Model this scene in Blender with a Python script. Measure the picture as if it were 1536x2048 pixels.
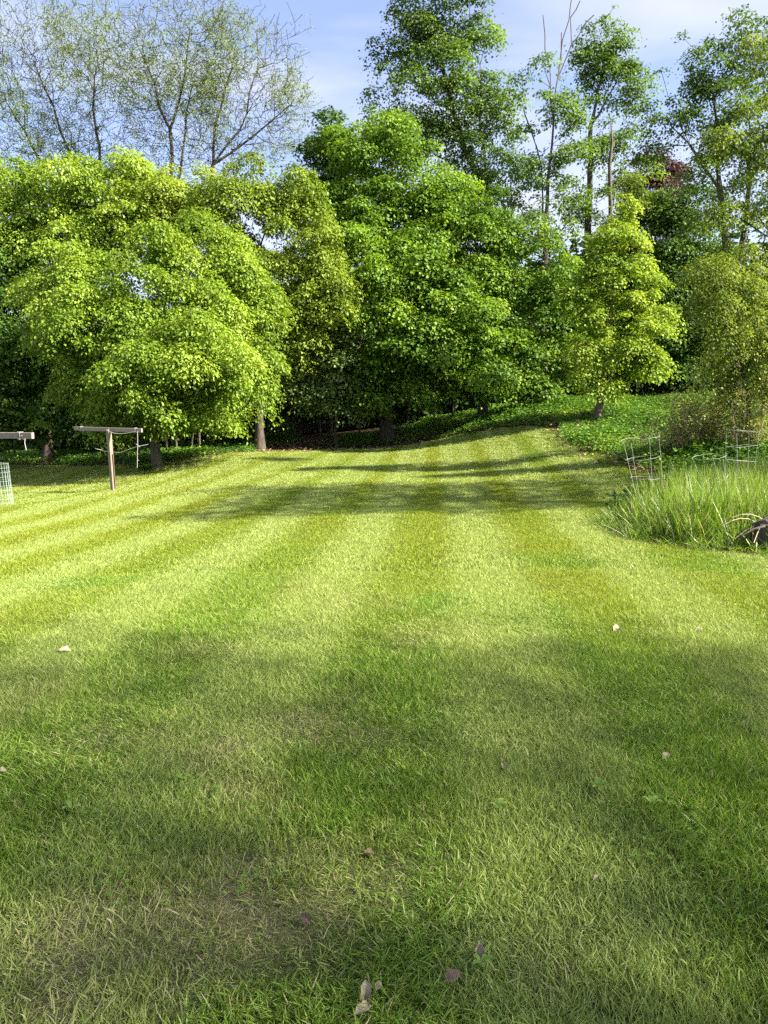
import bpy, math, random
import numpy as np
from mathutils import Vector, Matrix

# ------------------------------------------------------------------ clear
for o in list(bpy.data.objects):
    bpy.data.objects.remove(o, do_unlink=True)
scene = bpy.context.scene
COL = scene.collection
R = math.radians
rng = np.random.default_rng(7)
random.seed(7)

# ------------------------------------------------------------------ camera
CAM_Z = 1.55
PITCH = math.atan(184 / 1538)          # horizon a little above the picture's middle
FPX = 1538.0
cam = bpy.data.cameras.new('camera')
cam.sensor_fit = 'HORIZONTAL'
cam.sensor_width = 36.0
cam.lens = 36.0 * FPX / 1536.0
cam.clip_start = 0.05
cam.clip_end = 3000
cam_o = bpy.data.objects.new('camera', cam)
cam_o.location = (0, 0, CAM_Z)
cam_o.rotation_euler = (math.pi / 2 - PITCH, 0, 0)
COL.objects.link(cam_o)
scene.camera = cam_o

# ------------------------------------------------------------------ world and sun
SUN_AZ = R(108)        # clockwise from the view direction: from the right, a little behind
SUN_EL = R(37)
world = bpy.data.worlds.new('World')
scene.world = world
world.use_nodes = True
wn = world.node_tree
wn.nodes.clear()
w_out = wn.nodes.new('ShaderNodeOutputWorld')
w_bg = wn.nodes.new('ShaderNodeBackground')
w_sky = wn.nodes.new('ShaderNodeTexSky')
w_sky.sky_type = 'NISHITA'
w_sky.sun_disc = False
w_sky.sun_elevation = SUN_EL
w_sky.sun_rotation = SUN_AZ
w_sky.air_density = 1.0
w_sky.dust_density = 0.8
w_sky.ozone_density = 2.0
w_bg.inputs['Strength'].default_value = 0.08
w_tc = wn.nodes.new('ShaderNodeTexCoord')
w_map = wn.nodes.new('ShaderNodeMapping')
w_map.inputs['Scale'].default_value = (1.2, 2.6, 5.0)
w_map.inputs['Rotation'].default_value = (0.2, 0.3, 0.5)
w_noise = wn.nodes.new('ShaderNodeTexNoise')
w_noise.inputs['Scale'].default_value = 1.6
w_noise.inputs['Detail'].default_value = 6.0
w_noise.inputs['Roughness'].default_value = 0.5
w_noise.inputs['Distortion'].default_value = 0.5
w_ramp = wn.nodes.new('ShaderNodeMapRange')
w_ramp.inputs['From Min'].default_value = 0.42
w_ramp.inputs['From Max'].default_value = 0.66
w_ramp.inputs['To Min'].default_value = 0.12
w_ramp.inputs['To Max'].default_value = 0.85
w_mix = wn.nodes.new('ShaderNodeMix')
w_mix.data_type = 'RGBA'
w_mix.inputs[7].default_value = (3.1, 3.15, 3.6, 1)      # thin high cloud
L = wn.links.new
L(w_tc.outputs['Generated'], w_map.inputs['Vector'])
L(w_map.outputs['Vector'], w_noise.inputs['Vector'])
L(w_noise.outputs['Fac'], w_ramp.inputs['Value'])
L(w_ramp.outputs['Result'], w_mix.inputs[0])
w_tint = wn.nodes.new('ShaderNodeMix')
w_tint.data_type = 'RGBA'
w_tint.blend_type = 'MULTIPLY'
w_tint.inputs[0].default_value = 1.0
w_tint.inputs[7].default_value = (1.0, 0.90, 1.0, 1)
L(w_sky.outputs['Color'], w_tint.inputs[6])
L(w_tint.outputs[2], w_mix.inputs[6])
L(w_mix.outputs[2], w_bg.inputs['Color'])
L(w_bg.outputs['Background'], w_out.inputs['Surface'])

sun = bpy.data.lights.new('sun', 'SUN')
sun.energy = 5.0
sun.angle = R(0.55)
sun.color = (1.0, 0.93, 0.80)
sun_o = bpy.data.objects.new('sun', sun)
S = Vector((math.cos(SUN_EL) * math.sin(SUN_AZ), math.cos(SUN_EL) * math.cos(SUN_AZ), math.sin(SUN_EL)))
sun_o.rotation_euler = S.to_track_quat('Z', 'Y').to_euler()
sun_o.location = S * 60
COL.objects.link(sun_o)

scene.view_settings.view_transform = 'Standard'
scene.view_settings.look = 'None'
scene.view_settings.exposure = 2.05
scene.view_settings.gamma = 1.0
scene.view_settings.use_curve_mapping = False
scene.cycles.max_bounces = 6
scene.cycles.diffuse_bounces = 3
scene.cycles.glossy_bounces = 2
scene.cycles.transmission_bounces = 5
scene.cycles.use_adaptive_sampling = True
scene.cycles.adaptive_threshold = 0.02
scene.cycles.use_denoising = False
scene.cycles.sample_clamp_indirect = 6.0

# ------------------------------------------------------------------ helpers
_cp, _sp = math.cos(PITCH), math.sin(PITCH)


def at(px, py, Y):
    """point of the place seen at photo pixel (px, py), Y metres ahead"""
    a = (px - 768) / FPX
    b = (1024 - py) / FPX
    dy = _cp + b * _sp
    dz = -_sp + b * _cp
    t = Y / dy
    return np.array([a * t, Y, CAM_Z + dz * t])


def unit(v):
    return v / (np.linalg.norm(v, axis=-1, keepdims=True) + 1e-9)


def mesh_from(name, verts, loops, starts_totals, attrs=None, smooth=False):
    """fast mesh: verts (n,3), loops flat vertex indices, totals per face"""
    me = bpy.data.meshes.new(name)
    totals = np.asarray(starts_totals, dtype=np.int32)
    loops = np.asarray(loops, dtype=np.int32).ravel()
    me.vertices.add(len(verts))
    me.vertices.foreach_set('co', np.asarray(verts, dtype=np.float32).ravel())
    me.loops.add(len(loops))
    me.loops.foreach_set('vertex_index', loops)
    me.polygons.add(len(totals))
    st = np.zeros(len(totals), dtype=np.int32)
    st[1:] = np.cumsum(totals)[:-1]
    me.polygons.foreach_set('loop_start', st)
    me.polygons.foreach_set('loop_total', totals)
    if smooth:
        me.polygons.foreach_set('use_smooth', np.ones(len(totals), dtype=bool))
    for k, v in (attrs or {}).items():
        at_ = me.attributes.new(k, 'FLOAT', 'POINT')
        at_.data.foreach_set('value', np.asarray(v, dtype=np.float32))
    me.update(calc_edges=True)
    return me


def link(name, me, mat=None, parent=None):
    o = bpy.data.objects.new(name, me)
    COL.objects.link(o)
    if mat is not None and me is not None and not me.materials:
        me.materials.append(mat)
    if parent is not None:
        o.parent = parent
    return o


def tag(o, label=None, cat=None, group=None, kind=None):
    if label:
        o['label'] = label
    if cat:
        o['category'] = cat
    if group:
        o['group'] = group
    if kind:
        o['kind'] = kind
    return o


def empty(name, loc=(0, 0, 0), rz=0.0):
    o = bpy.data.objects.new(name, None)
    o.empty_display_size = 0.2
    o.location = loc
    o.rotation_euler = (0, 0, rz)
    COL.objects.link(o)
    return o


class MB:
    """collects shapes for one mesh"""

    def __init__(self):
        self.v, self.f = [], []

    def add(self, verts, faces):
        n = len(self.v)
        self.v += [tuple(map(float, p)) for p in verts]
        self.f += [tuple(i + n for i in f) for f in faces]

    def box(self, c, s, rot=None, bevel=0.0):
        x, y, z = s[0] / 2, s[1] / 2, s[2] / 2
        if bevel <= 0:
            vs = [(sx * x, sy * y, sz * z) for sx in (-1, 1) for sy in (-1, 1) for sz in (-1, 1)]
            fs = [(0, 1, 3, 2), (4, 6, 7, 5), (0, 4, 5, 1), (2, 3, 7, 6), (0, 2, 6, 4), (1, 5, 7, 3)]
        else:
            import bmesh
            bm = bmesh.new()
            bmesh.ops.create_cube(bm, size=1.0)
            for v in bm.verts:
                v.co = (v.co.x * s[0], v.co.y * s[1], v.co.z * s[2])
            bmesh.ops.bevel(bm, geom=list(bm.edges), offset=bevel, segments=1, affect='EDGES')
            bm.verts.index_update()
            vs = [tuple(v.co) for v in bm.verts]
            fs = [tuple(v.index for v in f.verts) for f in bm.faces]
            bm.free()
        M = rot if rot is not None else Matrix.Identity(3)
        self.add([tuple(M @ Vector(p) + Vector(c)) for p in vs], fs)

    def tube(self, pts, rad, n=6, closed=False):
        pts = [Vector(p) for p in pts]
        m = len(pts)
        rads = rad if isinstance(rad, (list, tuple)) else [rad] * m
        vs, fs = [], []
        for i, p in enumerate(pts):
            if closed:
                d = pts[(i + 1) % m] - pts[i - 1]
            else:
                d = pts[min(i + 1, m - 1)] - pts[max(i - 1, 0)]
            d.normalize()
            ref = Vector((0, 0, 1)) if abs(d.z) < 0.9 else Vector((1, 0, 0))
            a = d.cross(ref).normalized()
            b = d.cross(a)
            for k in range(n):
                t = 2 * math.pi * k / n
                vs.append(p + (a * math.cos(t) + b * math.sin(t)) * rads[i])
        rng_ = range(m) if closed else range(m - 1)
        for i in rng_:
            j = (i + 1) % m
            for k in range(n):
                l = (k + 1) % n
                fs.append((i * n + k, i * n + l, j * n + l, j * n + k))
        if not closed:
            fs.append(tuple(range(n - 1, -1, -1)))
            fs.append(tuple((m - 1) * n + k for k in range(n)))
        self.add(vs, fs)

    def mesh(self, name, smooth=False):
        me = bpy.data.meshes.new(name)
        me.from_pydata(self.v, [], self.f)
        if smooth:
            me.polygons.foreach_set('use_smooth', np.ones(len(me.polygons), dtype=bool))
        me.update()
        return me

    def build(self, name, mat, parent=None, smooth=False):
        return link(name, self.mesh(name, smooth), mat, parent)


# ------------------------------------------------------------------ materials
def new_mat(name):
    m = bpy.data.materials.new(name)
    m.use_nodes = True
    nt = m.node_tree
    nt.nodes.clear()
    out = nt.nodes.new('ShaderNodeOutputMaterial')
    return m, nt, out


def ramp(nt, stops, interp='LINEAR'):
    r = nt.nodes.new('ShaderNodeValToRGB')
    cr = r.color_ramp
    cr.interpolation = interp
    while len(cr.elements) > 1:
        cr.elements.remove(cr.elements[-1])
    cr.elements[0].position = stops[0][0]
    cr.elements[0].color = (*stops[0][1], 1)
    for p, c in stops[1:]:
        e = cr.elements.new(p)
        e.color = (*c, 1)
    return r


def attr(nt, name, kind='GEOMETRY'):
    a = nt.nodes.new('ShaderNodeAttribute')
    a.attribute_name = name
    a.attribute_type = kind
    return a


def mixrgb(nt, fac, a, b, blend='MIX'):
    m = nt.nodes.new('ShaderNodeMix')
    m.data_type = 'RGBA'
    m.blend_type = blend
    for sock, v in ((m.inputs[0], fac), (m.inputs[6], a), (m.inputs[7], b)):
        if isinstance(v, (int, float)):
            sock.default_value = v
        elif isinstance(v, tuple):
            sock.default_value = (*v, 1) if len(v) == 3 else v
        else:
            nt.links.new(v, sock)
    return m.outputs[2]


def math_n(nt, op, a, b=None, clamp=False):
    m = nt.nodes.new('ShaderNodeMath')
    m.operation = op
    m.use_clamp = clamp
    for i, v in enumerate((a, b)):
        if v is None:
            continue
        if isinstance(v, (int, float)):
            m.inputs[i].default_value = v
        else:
            nt.links.new(v, m.inputs[i])
    return m.outputs[0]


def foliage_shader(nt, out, col, trans=0.4, rough=0.5, spec=0.35, tcol=(1.25, 1.15, 0.45)):
    """leaf or blade: glossy-diffuse front with light coming through from behind"""
    p = nt.nodes.new('ShaderNodeBsdfPrincipled')
    p.inputs['Roughness'].default_value = rough
    p.inputs['Specular IOR Level'].default_value = spec
    nt.links.new(col, p.inputs['Base Color'])
    t = nt.nodes.new('ShaderNodeBsdfTranslucent')
    tc = mixrgb(nt, 1.0, col, tcol, 'MULTIPLY')
    nt.links.new(tc, t.inputs['Color'])
    mx = nt.nodes.new('ShaderNodeMixShader')
    mx.inputs[0].default_value = trans
    nt.links.new(p.outputs[0], mx.inputs[1])
    nt.links.new(t.outputs[0], mx.inputs[2])
    nt.links.new(mx.outputs[0], out.inputs['Surface'])


def leaf_mat(name, dark, mid, light, trans=0.42, spec=0.24, rough=0.55):
    m, nt, out = new_mat(name)
    a = attr(nt, 'rnd')
    b_ = 1.14
    dark, mid, light = (tuple(b_ * v for v in c_) for c_ in (dark, mid, light))
    r = ramp(nt, [(0.0, dark), (0.5, mid), (1.0, light)])
    nt.links.new(a.outputs['Fac'], r.inputs[0])
    foliage_shader(nt, out, r.outputs['Color'], trans, rough, spec)
    return m


def bark_mat(name, c1, c2, scale=6.0, bump=0.5):
    m, nt, out = new_mat(name)
    tc = nt.nodes.new('ShaderNodeTexCoord')
    mp = nt.nodes.new('ShaderNodeMapping')
    mp.inputs['Scale'].default_value = (scale, scale, scale * 0.22)
    n = nt.nodes.new('ShaderNodeTexNoise')
    n.inputs['Scale'].default_value = 2.2
    n.inputs['Detail'].default_value = 7
    n.inputs['Roughness'].default_value = 0.68
    nt.links.new(tc.outputs['Object'], mp.inputs['Vector'])
    nt.links.new(mp.outputs['Vector'], n.inputs['Vector'])
    r = ramp(nt, [(0.32, c1), (0.68, c2)])
    nt.links.new(n.outputs['Fac'], r.inputs[0])
    p = nt.nodes.new('ShaderNodeBsdfPrincipled')
    p.inputs['Roughness'].default_value = 0.88
    p.inputs['Specular IOR Level'].default_value = 0.2
    nt.links.new(r.outputs['Color'], p.inputs['Base Color'])
    b = nt.nodes.new('ShaderNodeBump')
    b.inputs['Strength'].default_value = bump
    b.inputs['Distance'].default_value = 0.03
    nt.links.new(n.outputs['Fac'], b.inputs['Height'])
    nt.links.new(b.outputs['Normal'], p.inputs['Normal'])
    nt.links.new(p.outputs[0], out.inputs['Surface'])
    return m


def plain_mat(name, c1, c2, rough=0.7, scale=20.0, stretch=(1, 1, 1), metal=0.0, bump=0.15):
    m, nt, out = new_mat(name)
    tc = nt.nodes.new('ShaderNodeTexCoord')
    mp = nt.nodes.new('ShaderNodeMapping')
    mp.inputs['Scale'].default_value = stretch
    n = nt.nodes.new('ShaderNodeTexNoise')
    n.inputs['Scale'].default_value = scale
    n.inputs['Detail'].default_value = 6
    n.inputs['Roughness'].default_value = 0.65
    nt.links.new(tc.outputs['Object'], mp.inputs['Vector'])
    nt.links.new(mp.outputs['Vector'], n.inputs['Vector'])
    r = ramp(nt, [(0.3, c1), (0.7, c2)])
    nt.links.new(n.outputs['Fac'], r.inputs[0])
    p = nt.nodes.new('ShaderNodeBsdfPrincipled')
    p.inputs['Roughness'].default_value = rough
    p.inputs['Metallic'].default_value = metal
    nt.links.new(r.outputs['Color'], p.inputs['Base Color'])
    b = nt.nodes.new('ShaderNodeBump')
    b.inputs['Strength'].default_value = bump
    b.inputs['Distance'].default_value = 0.01
    nt.links.new(n.outputs['Fac'], b.inputs['Height'])
    nt.links.new(b.outputs['Normal'], p.inputs['Normal'])
    nt.links.new(p.outputs[0], out.inputs['Surface'])
    return m


# ------------------------------------------------------------------ terrain
# known heights of the ground: photo pixel + distance, or world points
_ctl = [(-150, 925, 33), (90, 932, 31), (300, 938, 26), (430, 908, 28), (560, 903, 31), (700, 899, 32), (830, 892, 32),
        (930, 870, 31), (1050, 853, 29), (1110, 858, 27), (1160, 890, 23), (1230, 925, 19.5), (1320, 962, 16),
        (768, 1030, 12.5), (768, 962, 18.6), (900, 942, 22), (1000, 900, 25.5), (1090, 905, 23), (600, 960, 19.3),
        (400, 965, 20.5), (227, 985, 20.5), (60, 1040, 14.5), (20, 1012, 17.0),
        (1195, 846, 28), (1250, 806, 36), (1400, 832, 30), (1092, 806, 33), (1330, 903, 20), (1460, 905, 18),
        (590, 880, 36), (770, 868, 37), (950, 832, 38), (150, 915, 36), (0, 915, 38)]
CTL = [tuple(at(*c)) for c in _ctl]
CTL += [(0, 0, 0), (0, 4, 0), (3, 3, 0), (-3, 3, 0), (0, 8, 0), (-4, 8, -0.08), (4, 8, 0.02), (5, 11, 0.1), (9, 9, 0.15),
        (-8, 8, -0.25), (-12, 14, -0.55), (-14, 24, -0.6), (0, -8, 0), (10, -8, 0), (-10, -8, -0.1), (10, 2, 0.05), (-10, 2, -0.2),
        (14, 16, 0.7), (18, 26, 1.9), (20, 40, 2.8), (-20, 40, -0.4), (0, 50, 1.6), (12, 52, 3.0), (-12, 52, 0.2), (-25, 55, 0.0), (25, 55, 3.0), (18, 0, 0.2), (-18, 0, -0.4)]
CTL = np.array(CTL)


def _phi(r):
    return np.where(r > 1e-6, r * r * np.log(r + 1e-9), 0.0)


def _tps_fit():
    P = CTL[:, :2]
    n = len(P)
    K = _phi(np.linalg.norm(P[:, None] - P[None], axis=2)) + np.eye(n) * 4.0
    Q = np.hstack([np.ones((n, 1)), P])
    A = np.block([[K, Q], [Q.T, np.zeros((3, 3))]])
    b = np.concatenate([CTL[:, 2], np.zeros(3)])
    return np.linalg.solve(A, b)


_TW = _tps_fit()


def smooth(a, b, x):
    t = np.clip((x - a) / (b - a), 0, 1)
    return t * t * (3 - 2 * t)


def fnoise(x, y, seed=0, octs=3, base=1.0):
    """cheap smooth 2-d noise, about -1..1"""
    r = np.random.default_rng(100 + seed)
    out = 0
    amp = 1.0
    tot = 0
    f = base
    for _ in range(octs):
        for _k in range(3):
            th = r.uniform(0, 2 * math.pi)
            ph = r.uniform(0, 2 * math.pi)
            ff = f * r.uniform(0.7, 1.3)
            out = out + amp * np.sin((x * math.cos(th) + y * math.sin(th)) * ff + ph)
            tot += amp * 0.6
        amp *= 0.6
        f *= 2.1
    return out / tot


def ground_z(x, y):
    x = np.asarray(x, dtype=float)
    y = np.asarray(y, dtype=float)
    shp = x.shape
    q = np.stack([x.ravel(), y.ravel()], 1)
    qc = np.stack([np.clip(q[:, 0], -26, 24), np.clip(q[:, 1], -10, 54)], 1)
    z = _TW[-3] + qc @ _TW[-2:]
    for (cx, cy), w in zip(CTL[:, :2], _TW[:-3]):
        z = z + w * _phi(np.hypot(qc[:, 0] - cx, qc[:, 1] - cy))
    # gentle unevenness, and the low crest with a dip behind it across the middle of the lawn
    z = z + 0.018 * fnoise(q[:, 0], q[:, 1], 3, 3, 1.1)
    side = smooth(-2.5, 0.5, q[:, 0]) * (1 - smooth(4.5, 6, q[:, 0]))
    z = z + side * (0.05 * np.exp(-((q[:, 1] - 12.2) / 0.9) ** 2) - 0.10 * np.exp(-((q[:, 1] - 14.3) / 1.2) ** 2))
    return z.reshape(shp)


def gz(x, y):
    return float(ground_z(np.array([x]), np.array([y]))[0])


# mown lawn outline on the ground
_edge = [(-150, 925, 33), (90, 932, 31), (300, 938, 26.3), (430, 908, 28), (560, 903, 31), (700, 899, 32), (830, 892, 32), (930, 870, 31),
         (1050, 853, 29), (1110, 858, 27), (1160, 890, 23), (1230, 925, 19.5), (1320, 962, 16)]
LAWN = [tuple(at(*e)[:2]) for e in _edge] + [(5.2, 13.6), (3.9, 12.8), (3.3, 11.8), (2.95, 10.8), (2.9, 9.9), (3.2, 9.0), (3.8, 8.5), (5.0, 8.0), (9.0, 7.4), (16, 7.0), (16, -12), (-30, -12), (-34, 30)]
LAWN = np.array(LAWN)


def in_poly(x, y, P):
    x = np.asarray(x, dtype=float)
    y = np.asarray(y, dtype=float)
    inside = np.zeros(x.shape, dtype=bool)
    n = len(P)
    for i in range(n):
        x1, y1 = P[i]
        x2, y2 = P[(i + 1) % n]
        c = ((y1 > y) != (y2 > y)) & (x < (x2 - x1) * (y - y1) / (y2 - y1 + 1e-12) + x1)
        inside ^= c
    return inside


def poly_dist(x, y, P):
    """signed distance to the outline, positive inside"""
    x = np.asarray(x, dtype=float)
    y = np.asarray(y, dtype=float)
    d = np.full(x.shape, 1e9)
    n = len(P)
    for i in range(n):
        ax, ay = P[i]
        bx, by = P[(i + 1) % n]
        vx, vy = bx - ax, by - ay
        t = np.clip(((x - ax) * vx + (y - ay) * vy) / (vx * vx + vy * vy + 1e-12), 0, 1)
        d = np.minimum(d, np.hypot(x - ax - t * vx, y - ay - t * vy))
    return np.where(in_poly(x, y, P), d, -d)


# worn, straw-coloured places in the near lawn: photo pixel of the middle, radius in metres, strength
def flat_at(px, py):
    Y = 1.55 / (((py - 1024) / FPX * _cp + _sp) / (_cp - (py - 1024) / FPX * _sp))
    p = at(px, py, Y)
    return p[0], p[1]


_dry = [(470, 1800, 0.26, 0.95), (330, 1830, 0.25, 0.9), (180, 1860, 0.2, 0.7), (110, 1990, 0.22, 0.95), (560, 1900, 0.14, 0.6), (620, 1850, 0.16, 0.75), (650, 1740, 0.26, 0.6),
        (500, 1590, 0.20, 0.8), (430, 1510, 0.18, 0.75), (620, 1450, 0.3, 0.6), (690, 1400, 0.22, 0.5), (400, 1300, 0.3, 0.5), (200, 1470, 0.25, 0.5),
        (880, 1670, 0.12, 0.7), (1130, 1905, 0.085, 1.0), (420, 1960, 0.16, 0.6), (300, 1760, 0.15, 0.5), (60, 1650, 0.15, 0.4), (760, 1700, 0.12, 0.5), (950, 1990, 0.08, 0.5),
        (850, 1270, 0.4, 0.4), (90, 1400, 0.3, 0.45), (750, 1490, 0.2, 0.4), (370, 1880, 0.18, 0.6), (250, 1960, 0.15, 0.5), (1090, 1480, 0.2, 0.25)]
DRY = [(*flat_at(a, b), r, s) for a, b, r, s in _dry]


def dryness(x, y):
    d = np.zeros(np.shape(x))
    wx = x + 0.13 * fnoise(x, y, 11, 3, 11.0)
    wy = y + 0.13 * fnoise(x, y, 12, 3, 11.0)
    for cx, cy, r, s in DRY:
        rr = ((wx - cx) / (r * 0.9)) ** 2 + ((wy - cy) / (r * 1.1)) ** 2
        d = np.maximum(d, 0.72 * s * np.exp(-rr * rr))
    d = np.maximum(d, 0.22 * smooth(0.35, 0.95, fnoise(x, y, 21, 3, 2.4)) * (1 - smooth(6, 10, y)) * (x < 0.7))
    return d


STRIPE_TAN = math.tan(R(4.3))


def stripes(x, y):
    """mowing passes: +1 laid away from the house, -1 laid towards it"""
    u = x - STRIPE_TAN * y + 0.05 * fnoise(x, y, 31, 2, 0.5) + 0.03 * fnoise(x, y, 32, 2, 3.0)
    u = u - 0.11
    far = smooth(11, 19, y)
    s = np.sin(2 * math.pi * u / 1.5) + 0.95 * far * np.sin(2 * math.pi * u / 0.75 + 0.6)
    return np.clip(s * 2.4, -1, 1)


def clover(x, y):
    return smooth(0.35, 0.9, fnoise(x, y, 41, 2, 1.8) + 0.25 * (x > 0.2)) * (1 - smooth(7, 10, y))


# ------------------------------------------------------------------ ground sheet
def build_ground():
    xs = np.unique(np.concatenate([np.array([-900, -500, -250, -120, -70, -45]), np.linspace(-34, 30, 129), np.array([45, 70, 120, 250, 500, 900])]))
    ys = np.unique(np.concatenate([np.array([-900, -500, -200, -80, -40, -20]), np.linspace(-12, 60, 181), np.array([75, 110, 180, 320, 560, 900])]))
    X, Y = np.meshgrid(xs, ys, indexing='ij')
    Z = ground_z(X, Y)
    V = np.stack([X, Y, Z], -1).reshape(-1, 3)
    nx, ny = len(xs), len(ys)
    i, j = np.meshgrid(np.arange(nx - 1), np.arange(ny - 1), indexing='ij')
    a = (i * ny + j).ravel()
    quads = np.stack([a, a + ny, a + ny + 1, a + 1], 1)
    sd = poly_dist(V[:, 0], V[:, 1], LAWN)
    lawn = smooth(-0.35, 0.15, sd)
    att = dict(lawn=lawn, dry=dryness(V[:, 0], V[:, 1]), stripe=stripes(V[:, 0], V[:, 1]))
    me = mesh_from('ground', V, quads, np.full(len(quads), 4), att, smooth=True)
    m, nt, out = new_mat('lawn_soil')
    tc = nt.nodes.new('ShaderNodeNewGeometry')
    n1 = nt.nodes.new('ShaderNodeTexNoise')
    n1.inputs['Scale'].default_value = 110
    n1.inputs['Detail'].default_value = 8
    n1.inputs['Roughness'].default_value = 0.75
    n2 = nt.nodes.new('ShaderNodeTexNoise')
    n2.inputs['Scale'].default_value = 3.0
    n2.inputs['Detail'].default_value = 5
    nt.links.new(tc.outputs['Position'], n1.inputs['Vector'])
    nt.links.new(tc.outputs['Position'], n2.inputs['Vector'])
    g = ramp(nt, [(0.3, (0.03, 0.05, 0.009)), (0.5, (0.06, 0.085, 0.018)), (0.75, (0.13, 0.13, 0.045))])
    nt.links.new(n1.outputs['Fac'], g.inputs[0])
    st = ramp(nt, [(0.35, (0.11, 0.085, 0.045)), (0.5, (0.28, 0.235, 0.13)), (0.65, (0.48, 0.42, 0.27))])
    nt.links.new(n1.outputs['Fac'], st.inputs[0])
    wood = ramp(nt, [(0.3, (0.018, 0.012, 0.007)), (0.55, (0.045, 0.03, 0.017)), (0.8, (0.10, 0.068, 0.036))])
    nt.links.new(n1.outputs['Fac'], wood.inputs[0])
    c = mixrgb(nt, attr(nt, 'dry').outputs['Fac'], g.outputs['Color'], st.outputs['Color'])
    ln = math_n(nt, 'ADD', attr(nt, 'lawn').outputs['Fac'], math_n(nt, 'MULTIPLY', math_n(nt, 'SUBTRACT', n2.outputs['Fac'], 0.5), 0.8), clamp=True)
    c = mixrgb(nt, ln, wood.outputs['Color'], c)
    p = nt.nodes.new('ShaderNodeBsdfPrincipled')
    p.inputs['Roughness'].default_value = 0.95
    p.inputs['Specular IOR Level'].default_value = 0.1
    nt.links.new(c, p.inputs['Base Color'])
    b = nt.nodes.new('ShaderNodeBump')
    b.inputs['Strength'].default_value = 0.9
    b.inputs['Distance'].default_value = 0.03
    nt.links.new(n1.outputs['Fac'], b.inputs['Height'])
    nt.links.new(b.outputs['Normal'], p.inputs['Normal'])
    nt.links.new(p.outputs[0], out.inputs['Surface'])
    o = link('ground', me, m)
    tag(o, 'gently rising back yard ground running from lawn into woods', 'ground', kind='structure')


build_ground()


# ------------------------------------------------------------------ scattering (grass, ground cover, litter)
def blades_mesh(name, n, Rd, h0, h1, w, lean=0.35, curve=0.5, seed=0, flat=0.0, segs=2, dryfrac=0.0, bias=(0.0, 0.0)):
    """a tuft of n bent grass blades within radius Rd"""
    r = np.random.default_rng(seed)
    rad = Rd * np.sqrt(r.uniform(0, 1, n))
    th = r.uniform(0, 2 * math.pi, n)
    base = np.stack([rad * np.cos(th), rad * np.sin(th), np.full(n, -0.012)], 1)
    h = r.uniform(h0, h1, n) * (0.75 + 0.25 * r.uniform(0, 1, n))
    az = r.uniform(0, 2 * math.pi, n)
    ln = np.abs(r.normal(lean, lean * 0.6, n)) + flat * r.uniform(0.4, 1.4, n)
    dirv = np.stack([np.cos(az) * ln + bias[0], np.sin(az) * ln + bias[1], np.ones(n)], 1)
    dirv = unit(dirv)
    bend = np.stack([np.cos(az), np.sin(az), np.full(n, -0.35)], 1) * (curve * r.uniform(0.2, 1.2, n))[:, None]
    side = unit(np.cross(dirv, np.stack([r.normal(0, 1, n), r.normal(0, 1, n), r.normal(0, .3, n)], 1)))
    ww = w * np.exp(r.normal(-0.05, 0.33, n))
    rows = []
    ts = np.linspace(0, 1, segs + 1)
    for t in ts[:-1]:
        c = base + dirv * (h * t)[:, None] + bend * (h * t * t)[:, None]
        wd = (ww * (1 - 0.55 * t * t) * 0.5)[:, None]
        rows += [c - side * wd, c + side * wd]
    tip = base + dirv * h[:, None] + bend * h[:, None]
    rows.append(tip)
    k = len(rows)
    V = np.stack(rows, 1).reshape(-1, 3)
    V[:, 2] = np.maximum(V[:, 2], -0.012)
    off = (np.arange(n) * k)[:, None]
    loops, totals = [], []
    Fq = []
    for s in range(segs - 1):
        Fq.append(np.concatenate([off + 2 * s, off + 2 * s + 1, off + 2 * s + 3, off + 2 * s + 2], 1))
    q = np.concatenate(Fq, 0) if Fq else np.zeros((0, 4), int)
    tr = np.concatenate([off + 2 * (segs - 1), off + 2 * (segs - 1) + 1, off + 2 * segs], 1)
    loops = np.concatenate([q.ravel(), tr.ravel()])
    totals = np.concatenate([np.full(len(q), 4), np.full(len(tr), 3)])
    val = r.uniform(0, 0.9, n)
    val = np.where(r.uniform(0, 1, n) < dryfrac, r.uniform(0.93, 1.0, n), val)
    tt = np.concatenate([np.repeat(ts[:-1], 2), [1.0]])
    return mesh_from(name, V, loops, totals, dict(rnd=np.repeat(val, k), hgt=np.tile(tt, n)))


def leaves_arrays(P, N, D, size, r, width=0.42, fold=0.10):
    """rhombic folded leaves: P base points, N normals, D pointing directions"""
    N = unit(N)
    D = unit(D - N * np.sum(D * N, 1, keepdims=True))
    Sd = np.cross(D, N)
    s = size[:, None]
    a = P
    b = P + D * s * 0.42 + Sd * s * width + N * s * fold
    c = P + D * s - N * s * 0.12
    d = P + D * s * 0.42 - Sd * s * width + N * s * fold
    V = np.stack([a, b, c, d], 1).reshape(-1, 3)
    off = (np.arange(len(P)) * 4)[:, None]
    T = np.concatenate([off, off + 2, off + 1, off, off + 3, off + 2], 1).reshape(-1, 3)
    return V, T


def leaf_patch(name, n, Rd, z0, z1, size, seed, upness=1.2, width=0.42, rnd=(0, 1)):
    r = np.random.default_rng(seed)
    rad = Rd * np.sqrt(r.uniform(0, 1, n))
    th = r.uniform(0, 2 * math.pi, n)
    P = np.stack([rad * np.cos(th), rad * np.sin(th), r.uniform(z0, z1, n) * (1 - 0.4 * (rad / Rd) ** 2)], 1)
    N = np.stack([r.normal(0, 0.6, n), r.normal(0, 0.6, n), np.full(n, upness)], 1)
    az = r.uniform(0, 2 * math.pi, n)
    D = np.stack([np.cos(az), np.sin(az), r.normal(0, 0.3, n)], 1)
    V, T = leaves_arrays(P, N, D, size * r.uniform(0.6, 1.2, n), r, width)
    return mesh_from(name, V, T, np.full(len(T), 3), dict(rnd=np.repeat(r.uniform(*rnd, n), 4)))


_src_n = [0]


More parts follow.
